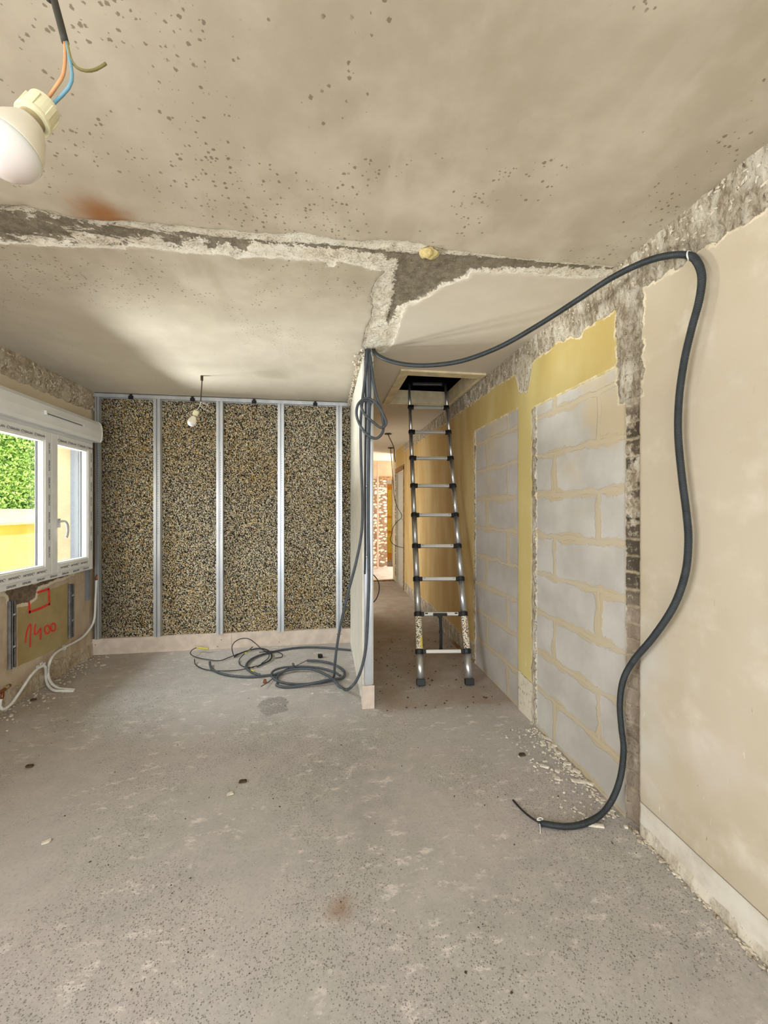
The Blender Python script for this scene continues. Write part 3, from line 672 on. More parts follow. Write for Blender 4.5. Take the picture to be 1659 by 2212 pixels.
# ------------------------------------------------------------------ hatch
h_ = empty('loft_hatch', (HX0, HY0, ZC)); tag(h_, 'cream painted wooden frame round the open loft hatch in the ceiling', 'hatch')
bm = bmesh.new(); e = .07
for lo, hi in (((HX0-e, HY0-.10, ZC-.014), (XR-.03, HY0, ZC+.004)), ((HX0-e, HY1, ZC-.014), (XR-.03, HY1+.05, ZC+.004)), ((HX0-e, HY0, ZC-.014), (HX0, HY1, ZC+.004)), ((HX1, HY0, ZC-.014), (XR-.03, HY1, ZC+.004))): box(bm, lo, hi)
fin('architrave', bm, M_cream2, h_, bev=.002)
bm = bmesh.new(); t_ = .012
for lo, hi in (((HX0, HY0, ZC-.004), (HX1, HY0+t_, 2.63)), ((HX0, HY1-t_, ZC-.004), (HX1, HY1, 2.63)), ((HX0, HY0, ZC-.004), (HX0+t_, HY1, 2.63)), ((HX1-t_, HY0, ZC-.004), (HX1, HY1, 2.63))): box(bm, lo, hi)
fin('lining', bm, M_cream2, h_)

# ------------------------------------------------------------------ window
win = empty('window_1', (XL, 3.42, .86)); win['kind'] = 'structure'
FX = -2.13
def frame_bm(y0, y1, z0, z1, wd, x0, x1):
    bm = bmesh.new()
    wl, wr, wb, wt = wd
    box(bm, (x0, y0, z0), (x1, y0+wl, z1)); box(bm, (x0, y1-wr, z0), (x1, y1, z1))
    box(bm, (x0, y0+wl, z0), (x1, y1-wr, z0+wb)); box(bm, (x0, y0+wl, z1-wt), (x1, y1-wr, z1))
    return bm
fin('outer_frame', frame_bm(2.83, 4.035, .84, 2.02, (.045, .045, .05, .05), -2.215, FX), M_pvc, win, bev=.004)
def sash(y0, y1, x):
    s = fin('sash', frame_bm(y0, y1, .885, 1.985, (.07, .07, .07, .07), x-.075, x), M_pvc, win, bev=.004)
    fin('bead', frame_bm(y0+.065, y1-.065, .95, 1.92, (.014, .014, .014, .014), x-.05, x-.008), M_pvc, s, bev=.003)
    fin('spacer', frame_bm(y0+.068, y1-.068, .953, 1.917, (.012, .012, .012, .012), x-.065, x-.052), M_pvcg, s)
    boxo('pane', (x-.060, y0+.075, .96), (x-.055, y1-.075, 1.91), M_glass, s)
    return s
sash(2.870, 3.445, FX+.018); s2 = sash(3.447, 3.998, FX+.018)
# guide rail and sill outside
fin('guide_rail', frame_bm(2.83, 4.03, .86, 2.02, (.03, .03, .02, .02), -2.30, -2.235), M_pvcg, win)
boxo('outer_sill', (-2.56, 2.8, .82), (-2.22, 4.03, .858), M_cream, win)
hd = empty('handle_root', (0, 0, 0)); bpy.data.objects.remove(hd)
bm = bmesh.new(); hy, hz, hx = onX(126, 1150, FX+.02).y, 1.28, FX+.018
box(bm, (hx, hy-.014, hz-.035), (hx+.01, hy+.014, hz+.035))
tube(bm, smooth_path([(hx+.008, hy, hz+.012), (hx+.03, hy+.002, hz+.014), (hx+.045, hy+.01, hz+.012), (hx+.048, hy+.03, hz-.01), (hx+.048, hy+.04, hz-.05), (hx+.046, hy+.036, hz-.10), (hx+.042, hy+.025, hz-.12)], .006), .009, 10)
hnd = fin('handle', bm, plain('grey handle', (186, 186, 186), .35), win, smooth=False)
# corner trim strip right of the frame
boxo('edge_strip', (XL+.001, 4.036, .55), (XL+.03, 4.07, 2.0), M_pvcg, win)
# printed protective film
def text_mesh(s, size):
    cu = bpy.data.curves.new('film_text', 'FONT'); cu.body = s; cu.size = size; cu.offset = .0004
    o = bpy.data.objects.new('film_text', cu); COL.objects.link(o); dg = bpy.context.evaluated_depsgraph_get(); dg.update()
    me = bpy.data.meshes.new_from_object(o.evaluated_get(dg)); vs = [v.co.copy() for v in me.vertices]; fs = [tuple(p.vertices) for p in me.polygons]
    bpy.data.objects.remove(o); bpy.data.curves.remove(cu); bpy.data.meshes.remove(me); return vs, fs
tv, tf = text_mesh('GEALAN', .022); tw = max(v.x for v in tv)
def put_text(bm, org, du, dv):
    vs = [bm.verts.new(Vector(org)+Vector(du)*v.x+Vector(dv)*v.y) for v in tv]
    for f in tf:
        try: bm.faces.new([vs[i] for i in f])
        except ValueError: pass
bm = bmesh.new(); xf = FX+.0190; xo = FX+.0012
def ring(bm, c, r):
    tube(bm, [Vector((c[0], c[1]+r*math.cos(a), c[2]+r*math.sin(a))) for a in [i*PI/8 for i in range(14)]], .0012, 5)
for z in (1.945,):
    y = 2.90
    while y < 3.95:
        if not (3.38 < y+tw and y < 3.47): put_text(bm, (xf, y, z-.01), (0, 1, 0), (0, 0, 1)); ring(bm, (xf, y-.013, z-.002), .010)
        y += tw+.045
y = 3.90
while y > 2.9:
    if not (3.38 < y and y-tw < 3.50): put_text(bm, (xf, y, .925), (0, -1, 0), (0, 0, -1)); ring(bm, (xf, y+.012, .918), .010)
    y -= tw+.05
y = 2.88
while y < 3.95:
    put_text(bm, (xo, y, .853), (0, 1, 0), (0, 0, 1)); y += tw+.06
for yc in (3.41, 3.965):
    z = 1.02
    while z < 1.85:
        put_text(bm, (xf, yc, z+tw), (0, 0, -1), (0, 1, 0)); z += tw+.05
bm.normal_update()
fin('printed_film', bm, M_print, win)
# roller shutter box
sb = empty('shutter_box', (XL, 3.4, 2.0)); tag(sb, 'white plastic roller shutter box above the window', 'shutter box')
bm = bmesh.new(); prof = [(XL, 2.20), (XL+.05, 2.215), (XL+.115, 2.195), (XL+.137, 2.165), (XL+.145, 2.10), (XL+.140, 2.035), (XL+.128, 2.012), (XL+.10, 2.012), (XL, 2.012)]
for ya, yb in ((2.5, 4.04), (4.04, 4.052)):
    g = 0 if ya < 3 else .003
    A = [bm.verts.new((x+(g if x > XL else 0), ya, z+(g if z > 2.1 else -g))) for x, z in prof]; B = [bm.verts.new((x+(g if x > XL else 0), yb, z+(g if z > 2.1 else -g))) for x, z in prof]
    for i in range(len(prof)): j = (i+1) % len(prof); bm.faces.new((A[i], A[j], B[j], B[i]))
    bm.faces.new(A); bm.faces.new(B[::-1])
fin('cover', bm, M_pvc, sb)
bm = bmesh.new(); p0 = onX(100, 885, -2.055); p1 = onX(176, 912, -2.055); zc = 2.105
box(bm, (-2.058, p0.y-.01, zc-.016), (-2.040, p1.y+.01, zc-.010)); box(bm, (-2.058, p0.y-.01, zc+.010), (-2.040, p1.y+.01, zc+.016)); box(bm, (-2.058, p0.y-.02, zc-.016), (-2.040, p0.y-.01, zc+.016)); box(bm, (-2.058, p1.y+.01, zc-.016), (-2.040, p1.y+.02, zc+.016))
vt = fin('air_vent', bm, M_pvc, sb, bev=.002)
boxo('slot', (-2.0575, p0.y-.008, zc-.009), (-2.0530, p1.y+.008, zc+.009), M_pvcg, vt)
boxo('hood', (-2.052, p0.y-.008, zc+.000), (-2.043, p1.y+.008, zc+.009), M_pvc, vt)

# radiator brackets
def bracket(pxa, pya, pxb, pyb, label):
    a = onX(pxa, pya, XL+.02); b = onX(pxb, pyb, XL+.02); y = (a.y+b.y)/2; r = empty('radiator_bracket', (XL, y, b.z)); tag(r, label, 'bracket', 'old radiator brackets below the window')
    bm = bmesh.new(); w_ = .022
    box(bm, (XL+.004, y-w_, b.z), (XL+.008, y+w_, a.z)); box(bm, (XL+.006, y-w_, b.z), (XL+.028, y-w_+.003, a.z)); box(bm, (XL+.006, y+w_-.003, b.z), (XL+.028, y+w_, a.z))
    box(bm, (XL+.026, y-w_, b.z), (XL+.028, y-.008, a.z)); box(bm, (XL+.026, y+.008, b.z), (XL+.028, y+w_, a.z))
    fin('rail', bm, plain('dull zinc', (140, 140, 142), .5, .5, var=.15, vs=15), r)
    for z in (a.z-.02, b.z+.02, b.z+.09): bm = bmesh.new(); lathe(bm, [(.009, 0), (.009, .004), (.004, .008)], (XL+.009, y, z), (1, 0, 0), 8); fin('bolt', bm, M_galv, r)
    for z in (a.z-.11, b.z+.14): bm = bmesh.new(); box(bm, (XL+.009, y-.008, z), (XL+.034, y+.008, z+.006)); box(bm, (XL+.030, y-.008, z), (XL+.034, y+.008, z+.02)); fin('hook', bm, M_galv, r)
bracket(26, 1298, 28, 1443, 'vertical grey steel radiator bracket left of the red number')
bracket(154, 1262, 155, 1377, 'vertical grey steel radiator bracket right of the red number')
# red marking on the wall
def q(x, y): p = onX(x/4.425, 1100+y/4.425, XL+.006); return p
bm = bmesh.new()
def stroke(pts, r):
    path = smooth_path([q(*p) for p in pts], .004); L = len(path); prev = None
    for i, p in enumerate(path):
        T = (path[min(i+1, L-1)]-path[max(i-1, 0)]).normalized(); nn = Vector((1, 0, 0)).cross(T).normalized()*r
        X = Vector((.0035, 0, 0)); cur = [bm.verts.new(p+nn-X), bm.verts.new(p+nn), bm.verts.new(p-nn), bm.verts.new(p-nn-X)]
        if prev:
            for k in range(3): bm.faces.new((prev[k], prev[k+1], cur[k+1], cur[k]))
        prev = cur
stroke([(245, 1278), (262, 1160), (290, 1100), (298, 1130), (292, 1240), (292, 1318)], .005)
stroke([(345, 1095), (334, 1150), (336, 1195), (360, 1185), (388, 1140), (392, 1160), (390, 1245)], .006)
stroke([(455+24*math.cos(a), 1150+38*math.sin(a)) for a in [i*PI/6-1.5 for i in range(13)]], .006)
stroke([(512+20*math.cos(a), 1128+38*math.sin(a)) for a in [i*PI/6-1.8 for i in range(13)]], .006)
for sg in ([(357, 797), (468, 762)], [(468, 757), (474, 915)], [(478, 905), (380, 950), (278, 985)], [(284, 995), (283, 940), (280, 888)]): stroke(sg, .009)
mk = fin('spray_mark', bm, M_red, wall_left)
tag(mk, 'red rectangle and hand-written number 1400')

# heating pipes by the left wall
def pipe(name, label, pts, r, m, cat='pipe', group=None):
    return tag(tubeo(name, pts, r, m, origin=pts[0]), label, cat, group)
pa = [onX(208, 1252, XL+.045), onX(206.5, 1290, XL+.045), onX(203, 1340, XL+.05), onX(185, 1370, XL+.04), onX(165, 1385, XL+.035), onX(140, 1398, XL+.03), onX(118, 1413, XL+.04), onX(107, 1432, XL+.06), onZ(104, 1455, .09), onZ(110, 1474, .04), onZ(125, 1486, .014), onZ(145, 1489, .010), onZ(162, 1490, .002)]
pipe('heating_pipe', 'white plastic heating pipe running from the corner elbow down to the floor', pa, .0095, M_pex, group='white heating pipes under the window')
pb = [onX(2, 1510, XL+.06), onX(0, 1525, XL+.06), onX(8, 1532, XL+.07), onX(25, 1520, XL+.07), onX(45, 1492, XL+.06), onX(68, 1458, XL+.05), onX(88, 1440, XL+.045), onX(98, 1441, XL+.05), onZ(99, 1462, .07), onZ(104, 1480, .025), onZ(116, 1491, .012), onZ(135, 1492.5, .010), onZ(160, 1493, .002)]
pipe('heating_pipe', 'white plastic heating pipe looping from the low copper valve to the floor', pb, .0095, M_pex, group='white heating pipes under the window')
def pfit(name, label, c, kind):
    r = empty(name, c); tag(r, label, 'pipe fitting'); c = Vector(c)
    if kind:
        tubeo('elbow', [c+Vector((0, 0, -.035)), c+Vector((0, 0, -.01)), c+Vector((.002, .02, .012)), c+Vector((.004, .06, .014))], .011, M_copper, r)
    else:
        tubeo('body', [c+Vector((0, -.06, -.0)), c+Vector((0, 0, 0)), c+Vector((0, .06, .01))], .012, M_copper, r)
        tubeo('outlet', [c, c+Vector((0, -.005, -.05))], .010, M_copper, r)
    bm = bmesh.new(); lathe(bm, [(.015, -.01), (.015, .01)], c+Vector((0, .03, .010)), (0, 1, .1), 6); fin('nut', bm, M_brassy, r)
pfit('copper_elbow', 'small copper elbow on top of the pipe in the corner', onX(208, 1245, XL+.045), 1)
pfit('copper_valve', 'tarnished copper valve low on the wall at the left edge', onX(6, 1492, XL+.06), 0)
def clip_(c, label):
    r = empty('pipe_clip', c); tag(r, label, 'pipe clip', 'white pipe clips')
    c = Vector(c); bm = bmesh.new(); box(bm, (XL+.004, c.y-.014, c.z-.014), (c.x+.004, c.y+.014, c.z+.002)); fin('base', bm, M_pex, r, bev=.002)
    bm = bmesh.new(); box(bm, (c.x-.013, c.y-.012, c.z+.002), (c.x-.008, c.y+.012, c.z+.022)); box(bm, (c.x+.006, c.y-.012, c.z+.002), (c.x+.010, c.y+.012, c.z+.018)); fin('jaw', bm, M_pex, r)
clip_(onX(93, 1437, XL+.045), 'white pipe clip holding the bend of the left heating pipe')
clip_(onX(140, 1400, XL+.03), 'white pipe clip holding the pipe below the right bracket')

# ------------------------------------------------------------------ ladder
lad = empty('telescopic_ladder', (.933, 3.036, 0)); tag(lad, 'aluminium telescopic ladder leaning up into the open loft hatch', 'ladder')
T_ = Vector((1.06, 4.09, 2.711)); F_ = Vector((.933, 3.036, 0)); az = (T_-F_).normalized(); ax0 = Vector((math.cos(.11), -math.sin(.11), 0)); ay = az.cross(ax0).normalized(); axx = ay.cross(az).normalized()
def LP(x, y, s): return F_+axx*x+ay*y+az*s
RS = [(.236+.275*i)*1.0738 for i in range(10)]; HW = .193; LAX = (axx, ay, az)
edges = [0.012]+RS
for sgn in (-1, 1):
    st = fin('stile', bmesh.new(), M_alu, lad)
    for i in range(10):
        r = .0300-.00155*i; bm = bmesh.new()
        lathe(bm, [(r, 0), (r, edges[i+1]-edges[i])], LP(sgn*HW, 0, edges[i]), az, 24)
        o = fin('tube_section', bm, M_alu, lad)
        for p in o.data.polygons: p.use_smooth = len(p.vertices) == 4
    bpy.data.objects.remove(st)
    bm = bmesh.new(); obox(bm, LP(sgn*HW, 0, .02)+Vector((0, 0, .006)), LAX, (.033, .033, .024)); fin('foot_cap', bm, M_blk, lad, bev=.004)
for i in range(10):
    r = .0300-.00155*i; s = RS[i]
    bm = bmesh.new(); obox(bm, LP(0, .000, s), LAX, (HW-r, .020-.0008*i, .0145)); fin('rung', bm, M_alu2 if i < 9 else M_alu, lad, bev=.005)
    for sgn in (-1, 1):
        bm = bmesh.new(); lathe(bm, [(r+.003, -.018), (r+.005, -.014), (r+.005, .014), (r+.003, .018)], LP(sgn*HW, 0, s), az, 20); obox(bm, LP(sgn*(HW-r-.008), 0, s), LAX, (.014, .021, .016))
        fin('collar', bm, M_blk, lad, bev=.002)
        if i > 0:
            bm = bmesh.new(); obox(bm, LP(sgn*(HW-r-.040), -.0195+.0008*i, s+.003), LAX, (.012 if i == 1 else .003, .002, .005 if i == 1 else .003)); fin('release_button', bm, M_blk, lad)
# warning stickers on the second sections
def mat_label():
    n = NT('printed sticker', .5); d, c = n.voro(160); r = n.sep(c)
    col = n.mix(n.sm(r[0], .66, .7), lin((226, 220, 198)), lin((52, 48, 40))); col = n.mix(n.sm(r[1], .93, .95), col, lin((190, 90, 60)))
    v = n.noise(40, 3); return n.done(col)
M_lab = mat_label(); M_laby = plain('yellow sticker', (216, 206, 80), .5)
for sgn in (-1, 1):
    bm = bmesh.new(); r = .0288; n_ = 14
    a0 = math.radians(-150 if sgn < 0 else -150); a1 = math.radians(-20 if sgn < 0 else -20)
    for s0, s1 in ((RS[0]+.022, RS[1]-.02),):
        P_ = [[bm.verts.new(LP(sgn*HW+math.cos(a0+(a1-a0)*k/n_)*r*1.0, math.sin(a0+(a1-a0)*k/n_)*r, s)) for k in range(n_+1)] for s in (s0, s1)]
        for k in range(n_): bm.faces.new((P_[0][k], P_[0][k+1], P_[1][k+1], P_[1][k]))
    o = fin('warning_sticker', bm, M_lab, lad); o.modifiers.new('t', 'SOLIDIFY').thickness = .0006; o['label'] = 'white sticker full of small black print'
    if sgn < 0:
        bm = bmesh.new(); r = .0296; P_ = [[bm.verts.new(LP(-HW+math.cos(a)*r, math.sin(a)*r, s)) for a in (math.radians(-75), math.radians(-60), math.radians(-40))] for s in (RS[0]+.025, RS[0]+.11)]
        for k in range(2): bm.faces.new((P_[0][k], P_[0][k+1], P_[1][k+1], P_[1][k]))
        o = fin('yellow_sticker', bm, M_laby, lad); o.modifiers.new('t', 'SOLIDIFY').thickness = .0006
# strap hanging from the second rung
bm = bmesh.new(); tp_ = LP(-.012, -.030, RS[1]); obox(bm, tp_+Vector((0, 0, -.008)), LAX, (.058, .008, .012)); obox(bm, tp_+Vector((0, 0, -.022)), LAX, (.02, .008, .012))
sp_ = fin('carry_strap', bm, M_blk, lad, bev=.003)
bm = bmesh.new(); path = smooth_path([tp_, tp_+Vector((.004, -.004, -.10)), tp_+Vector((.006, -.006, -.2)), tp_+Vector((.004, -.006, -.305))], .02)
prev = None
for p in path:
    cur = [bm.verts.new(p+Vector((a*.0125, b*.0015, 0))) for a, b in ((-1, -1), (1, -1), (1, 1), (-1, 1))]
    if prev:
        for k in range(4): bm.faces.new((prev[k], prev[(k+1) % 4], cur[(k+1) % 4], cur[k]))
    prev = cur
bm.faces.new(prev); fin('webbing', bm, M_blk, sp_)
for dz, sz in ((-.15, .012), (-.305, .016)):
    bm = bmesh.new(); obox(bm, tp_+Vector((.004, -.006, dz)), (Vector((1, 0, 0)), Vector((0, 1, 0)), Vector((0, 0, 1))), (.016, .005, sz)); fin('buckle', bm, M_blk, sp_, bev=.002)

# ------------------------------------------------------------------ conduits and cables
def corr(r, amp=.0011, pitch=.0052): return lambda i, s: r+amp*math.sin(2*PI*s/pitch)
def W(px, py, dx=.022): return onX(px, py, XR-dx)
cp = [at(806, 752, 2.79), at(812, 764, 2.74), at(835, 777, 2.62), at(875, 787, 2.5), at(930, 789, 2.38), at(1000, 779, 2.25), at(1080, 749, 2.1), at(1160, 704, 1.95), at(1240, 653, 1.82), at(1320, 601, 1.68), at(1390, 567, 1.56), at(1445, 552, 1.47), W(1488, 552, .03), W(1507, 568, .03), W(1516, 600, .035), W(1510, 650, .04), W(1494, 710, .045), W(1478, 780, .045), W(1467, 860, .045), W(1465, 940, .045), W(1473, 1030, .045), W(1483, 1110, .045), W(1487, 1170, .045), W(1480, 1240, .045), W(1455, 1310, .045), W(1412, 1375, .045), W(1368, 1428, .04), W(1346, 1470, .035), W(1339, 1520, .03), W(1342, 1570, .03), W(1347, 1620, .035), W(1340, 1680, .05), at(1322, 1728, 1.765), onZ(1295, 1762, .03), onZ(1255, 1781, .016), onZ(1215, 1785, .013), onZ(1168, 1778, .014)]
cable = empty('corrugated_conduit', cp[-1]); tag(cable, 'dark corrugated conduit sweeping from the ceiling hole over the right wall to the floor', 'conduit')
bm = bmesh.new(); pth = smooth_path(cp, .0013); 
tube(bm, pth, corr(.0123), 10); fin('sheath', bm, M_cab2, cable, smooth=True)
tubeo('wire_end', [cp[-1], onZ(1150, 1768, .014), onZ(1130, 1752, .010), onZ(1115, 1736, .006), onZ(1108, 1728, .008)], .0045, M_wire, cable)
tag(tubeo('cable_tie', [onZ(1160, 1769, .026), onZ(1167, 1766, .030), onZ(1173, 1769, .026), onZ(1169, 1772, .024), onZ(1160, 1771, .024), onZ(1165, 1775, .014), onZ(1167, 1790, .004), onZ(1167, 1800, .002)], .0022, M_pex, origin=onZ(1167, 1775, 0)), 'white cable tie on the cut end of the conduit on the floor', 'cable tie')
bm = bmesh.new(); c = W(1489, 552, .03); dr = Vector((0, .75, -.1)).normalized()
tube(bm, smooth_path([c+Vector((0, math.cos(a)*.006, math.sin(a)*.0))+Vector((math.cos(a), 0, 0))*.0155+Vector((0, 0, math.sin(a)*.0155)) for a in [i*PI/6 for i in range(13)]], .004), .0028, 6)
tag(fin('conduit_clip', bm, M_pex, smooth=True, origin=c), 'white clip fixing the conduit near the top of the right wall', 'clip')

def cond(label, pts, r=.0095, m=None, name='electrical_conduit', group='conduits hanging at the partition end', corr_=True, cat='conduit', origin=None):
    bm = bmesh.new(); tube(bm, smooth_path(pts, .0016 if corr_ else .006), corr(r, .0006, .005) if corr_ else r, 8)
    return tag(fin(name, bm, m or M_cab, smooth=True, origin=origin or pts[-1]), label, cat, group)
def E(px, py, dy=-.03): return onY(px, py, PY0+dy)      # hanging just in front of the partition end
def G(px, py, z=.012): return onZ(px, py, z)
cond('grey conduit hanging down the partition end and swinging left to the floor coil', [E(794, 752, .01), E(792, 775), E(788, 820), E(782, 870), E(779, 920), E(780, 1000), E(783, 1080, -.035), E(781, 1150, -.05), E(769, 1215, -.07), E(752, 1280, -.05), E(738, 1340, 0), E(728, 1395, .05), E(723, 1440, .12), G(721, 1462, .02), G(712, 1470, .012), G(680, 1476), G(640, 1478), G(606, 1473), G(588, 1462), G(590, 1450, .02), G(612, 1442, .024), G(650, 1440, .024), G(690, 1443, .024), G(722, 1452, .03), G(735, 1460, .03)])
cond('grey conduit hanging straight down the partition end and curving up into the coil', [E(797, 752, .01), E(798, 800), E(798, 870), E(797, 950), E(796, 1050), E(796, 1150), E(797, 1250), E(794, 1340), E(790, 1400, -.035), E(782, 1440, -.03), E(770, 1470, -.02), E(755, 1487, 0), G(745, 1489, .012), G(733, 1482, .012), G(722, 1470, .024), G(705, 1458, .03), G(675, 1446, .03), G(640, 1445, .026), G(610, 1452, .02), G(598, 1464, .012), G(600, 1472, .012)], .0105)
cond('grey conduit looped in a loose knot near the top of the partition end', [E(795, 752, .012), E(801, 780, -.03), E(806, 820, -.045), E(812, 850, -.05), E(823, 885, -.055), E(828, 915, -.055), E(826, 935, -.055), E(812, 947, -.055), E(792, 938, -.05), E(776, 915, -.05), E(770, 893, -.05), E(774, 873, -.05), E(788, 861, -.055), E(804, 864, -.06), E(818, 878, -.07), E(830, 900, -.075), E(834, 915, -.075), E(824, 924, -.075), E(806, 912, -.07), E(788, 895, -.07), E(780, 877, -.065), E(786, 866, -.05), E(798, 866, -.045), E(804, 872, -.045)], .0095, origin=E(804, 872, -.045))
cond('dark cable running beside the end stud of the partition', [E(790, 752, .012), E(789, 800, -.012), E(790, 900, -.012), E(789, 1000, -.012), E(789, 1120, -.012), E(789, 1200, -.016), E(788, 1240, -.016)], .006, M_wire, 'electrical_cable', corr_=False, cat='cable')
# floor coils
fc = 'loose conduits lying on the floor'
cond('grey conduit curving along the floor from left end under the coil', [G(453, 1430, .03), G(457, 1444), G(475, 1454), G(505, 1460), G(540, 1462), G(575, 1459), G(605, 1454), G(632, 1442, .03), G(633, 1434, .034)], group=fc)
cond('grey conduit running left from the plasterboard strip and looping back', [G(757, 1404), G(735, 1402), G(700, 1399), G(660, 1398), G(620, 1402), G(580, 1410), G(552, 1419), G(536, 1430, .014), G(532, 1440, .014), G(540, 1450, .014), G(556, 1457, .028), G(562, 1457, .03)], group=fc)
cond('grey conduit arching over the right side of the large floor coil', [G(663, 1427, .02), G(690, 1428, .02), G(718, 1434, .016), G(738, 1445), G(745, 1456), G(738, 1465), G(720, 1467, .03), G(690, 1473, .03), G(650, 1481, .014), G(615, 1484), G(598, 1480), G(600, 1476)], .0105, group=fc)
cond('thin dark conduit ring behind the floor coil', [G(506, 1419), G(520, 1411), G(545, 1403), G(565, 1401), G(580, 1406), G(587, 1416, .014), G(583, 1426, .014), G(570, 1433), G(555, 1440)], .007, M_cab2, group=fc)
def wire(label, pts, r=.004, m=None): return cond(label, pts, r, m or M_wire, 'loose_wire', 'loose black wires on the floor', False, 'wire')
w1 = wire('black wire with yellow sleeve lying at the left end of the coil', [G(424, 1399, .05), G(414, 1405, .06), G(412, 1413, .03), G(425, 1420), G(450, 1425), G(475, 1427), G(495, 1420), G(515, 1412, .03)])
w2 = wire('black wire curving round the left front of the loose coil', [G(420, 1424, .03), G(423, 1436), G(440, 1445), G(465, 1449), G(500, 1449), G(530, 1445), G(555, 1438)])
w3 = wire('black wire rising in a tall arch above the floor coil', [G(505, 1417), at(501, 1400, 3.75), at(506, 1388, 3.8), at(520, 1380, 3.85), at(537, 1380, 3.87), at(552, 1390, 3.85), at(565, 1402, 3.75), G(580, 1412, .04), G(579, 1422), G(565, 1433)])
w4 = wire('black wire with yellow end standing out of the coil', [at(546, 1397, 3.75), at(538, 1404, 3.72), G(525, 1415, .04), G(517, 1425), G(518, 1435), G(530, 1441), G(548, 1442)])
w5 = wire('short black wire hooked at the right of the loose coil', [G(560, 1409, .03), G(590, 1407, .02), G(608, 1412, .03), G(609, 1419, .01), G(594, 1422)])
w6 = wire('stiff wire poking out at the front left of the large coil', [G(564, 1483, .03), G(580, 1473, .015), G(597, 1460, .01), G(615, 1447, .01), G(640, 1438, .01), G(662, 1427, .02)], .003)
for par, pts in ((w1, [G(424, 1399, .05), G(450, 1402, .04)]), (w4, [G(529, 1412, .05), at(540, 1403, 3.74)]), (w2, [G(543, 1447, .02), G(549, 1452, .02)])):
    tubeo('sleeve', pts, .007, M_yel, par)['label'] = 'yellow sleeve'

# small floor litter that can be counted
def lump(name, label, px, py, sx, sy, sz, m, cat, group=None, rz=0.):
    c = onZ(px, py, 0); bm = bmesh.new(); d = bmesh.ops.create_cube(bm, size=1)
    bmesh.ops.bevel(bm, geom=bm.edges[:], offset=.18, segments=1, affect='EDGES')
    for v in bm.verts: v.co = Vector((v.co.x*sx, v.co.y*sy, v.co.z*sz))*random.uniform(.85, 1.15)
    bmesh.ops.rotate(bm, verts=bm.verts[:], cent=(0, 0, 0), matrix=Matrix.Rotation(rz, 3, 'Z'))
    zm = min(v.co.z for v in bm.verts)
    for v in bm.verts: v.co += c+Vector((0, 0, -zm+.0005))
    return tag(fin(name, bm, m, origin=c), label, cat, group)
lump('plastic_cap', 'small black square cap on the floor left of the partition', 692, 1421, .045, .03, .03, M_blk, 'cap')
lump('brick_fragment', 'small reddish fragment beside the wire tip on the floor', 572, 1475, .025, .03, .025, M_copper, 'fragment')
spots = [(1184, 1598, .05, .022, 'long flake against the blocked wall, topmost of the debris line'), (1170, 1605, .018, .015, 'little chip left of the topmost long flake'), (1177, 1658, .045, .018, 'flat oblong flake alone in the middle of the debris'), (1204, 1668, .024, .02, 'small angular chip right of the oblong flake'), (1204, 1684, .03, .028, 'squarish chip below the angular one'), (1226, 1652, .035, .02, 'flake touching the foot of the block wall'), (1245, 1668, .04, .022, 'flake on the crumb heap at the wall foot'), (1250, 1690, .07, .024, 'largest flat flake, lying at the lower end of the debris'), (1272, 1694, .04, .02, 'thin flake at the right tip of the largest one'), (1198, 1612, .03, .02, 'flake just below the topmost long one'), (1206, 1628, .03, .022, 'chip in the crumb heap at the wall foot'), (1216, 1640, .028, .018, 'chip lower in the crumb heap by the wall'), (1284, 1785, .07, .02, 'pointed white splinter under the conduit bend'), (1352, 1789, .015, .012, 'tiny white chip near the foot of the brick strip')]
for px, py, a, b, l in spots: lump('plaster_flake', 'white plaster '+l, px, py, a, b, .010, M_chip, 'plaster flake', 'broken plaster flakes', random.uniform(-1.2, .3))
for px, py, a, l in ((223, 1438, .04, 'white plaster chip on the floor near the back strip'), (126, 1470, .035, 'white plaster chip beside the heating pipes'), (100, 1820, .03, 'pale chip lying alone on the left foreground floor'), (497, 1716, .03, 'pale chip stuck on the open floor in the middle'), (675, 1499, .02, 'small grey stone on the floor below the coil')):
    lump('plaster_flake', l, px, py, a, a*.7, .006, M_chip, 'plaster flake', None, .4)
for px, py, l in ((1128, 1632, 'dark brown crumb on the floor before the second blocked doorway'), (72, 1513, 'dark oval clod by the left wall foot'), (63, 1657, 'dark clod on the floor at lower left'), (525, 1690, 'dark flat clod on the open floor')):
    lump('dirt_clod', l, px, py, .035, .02, .010, M_dirt, 'dirt')
# uncountable crumbs
def crumbfield(name, label, n, fn, m, r0, r1):
    bm = bmesh.new()
    for k in range(n):
        x, y = fn(); r = random.uniform(r0, r1)
        d = bmesh.ops.create_icosphere(bm, subdivisions=1, radius=1, matrix=Matrix.Translation((x, y, r*.4)) @ Matrix.Rotation(random.uniform(0, 6), 4, 'Z') @ Matrix.Diagonal((r*random.uniform(.6, 1.6), r, r*.5, 1)))
        for v in d['verts']: v.co += Vector([random.uniform(-.25, .25)*r for _ in range(3)])
    return tag(fin(name, bm, m), label, 'debris', kind='stuff')
crumbfield('plaster_crumbs', 'fine plaster crumbs along the foot of the blocked wall', 420, lambda: (XR-.012-abs(random.gauss(0, .035))-(.0 if random.random() < .75 else random.uniform(0, .2)), random.uniform(1.62, 2.36)), M_chip, .002, .009)
crumbfield('wall_foot_crumbs', 'gritty crumbs along the foot of the near right wall', 260, lambda: (XR-.006-abs(random.gauss(0, .010)), random.uniform(.6, 1.6)), M_torn, .002, .009)
crumbfield('dark_grit', 'dark grit scattered on the hall floor round the ladder feet', 130, lambda: (random.uniform(.36, 1.28), random.uniform(2.65, 4.2)), M_dirt, .002, .008)
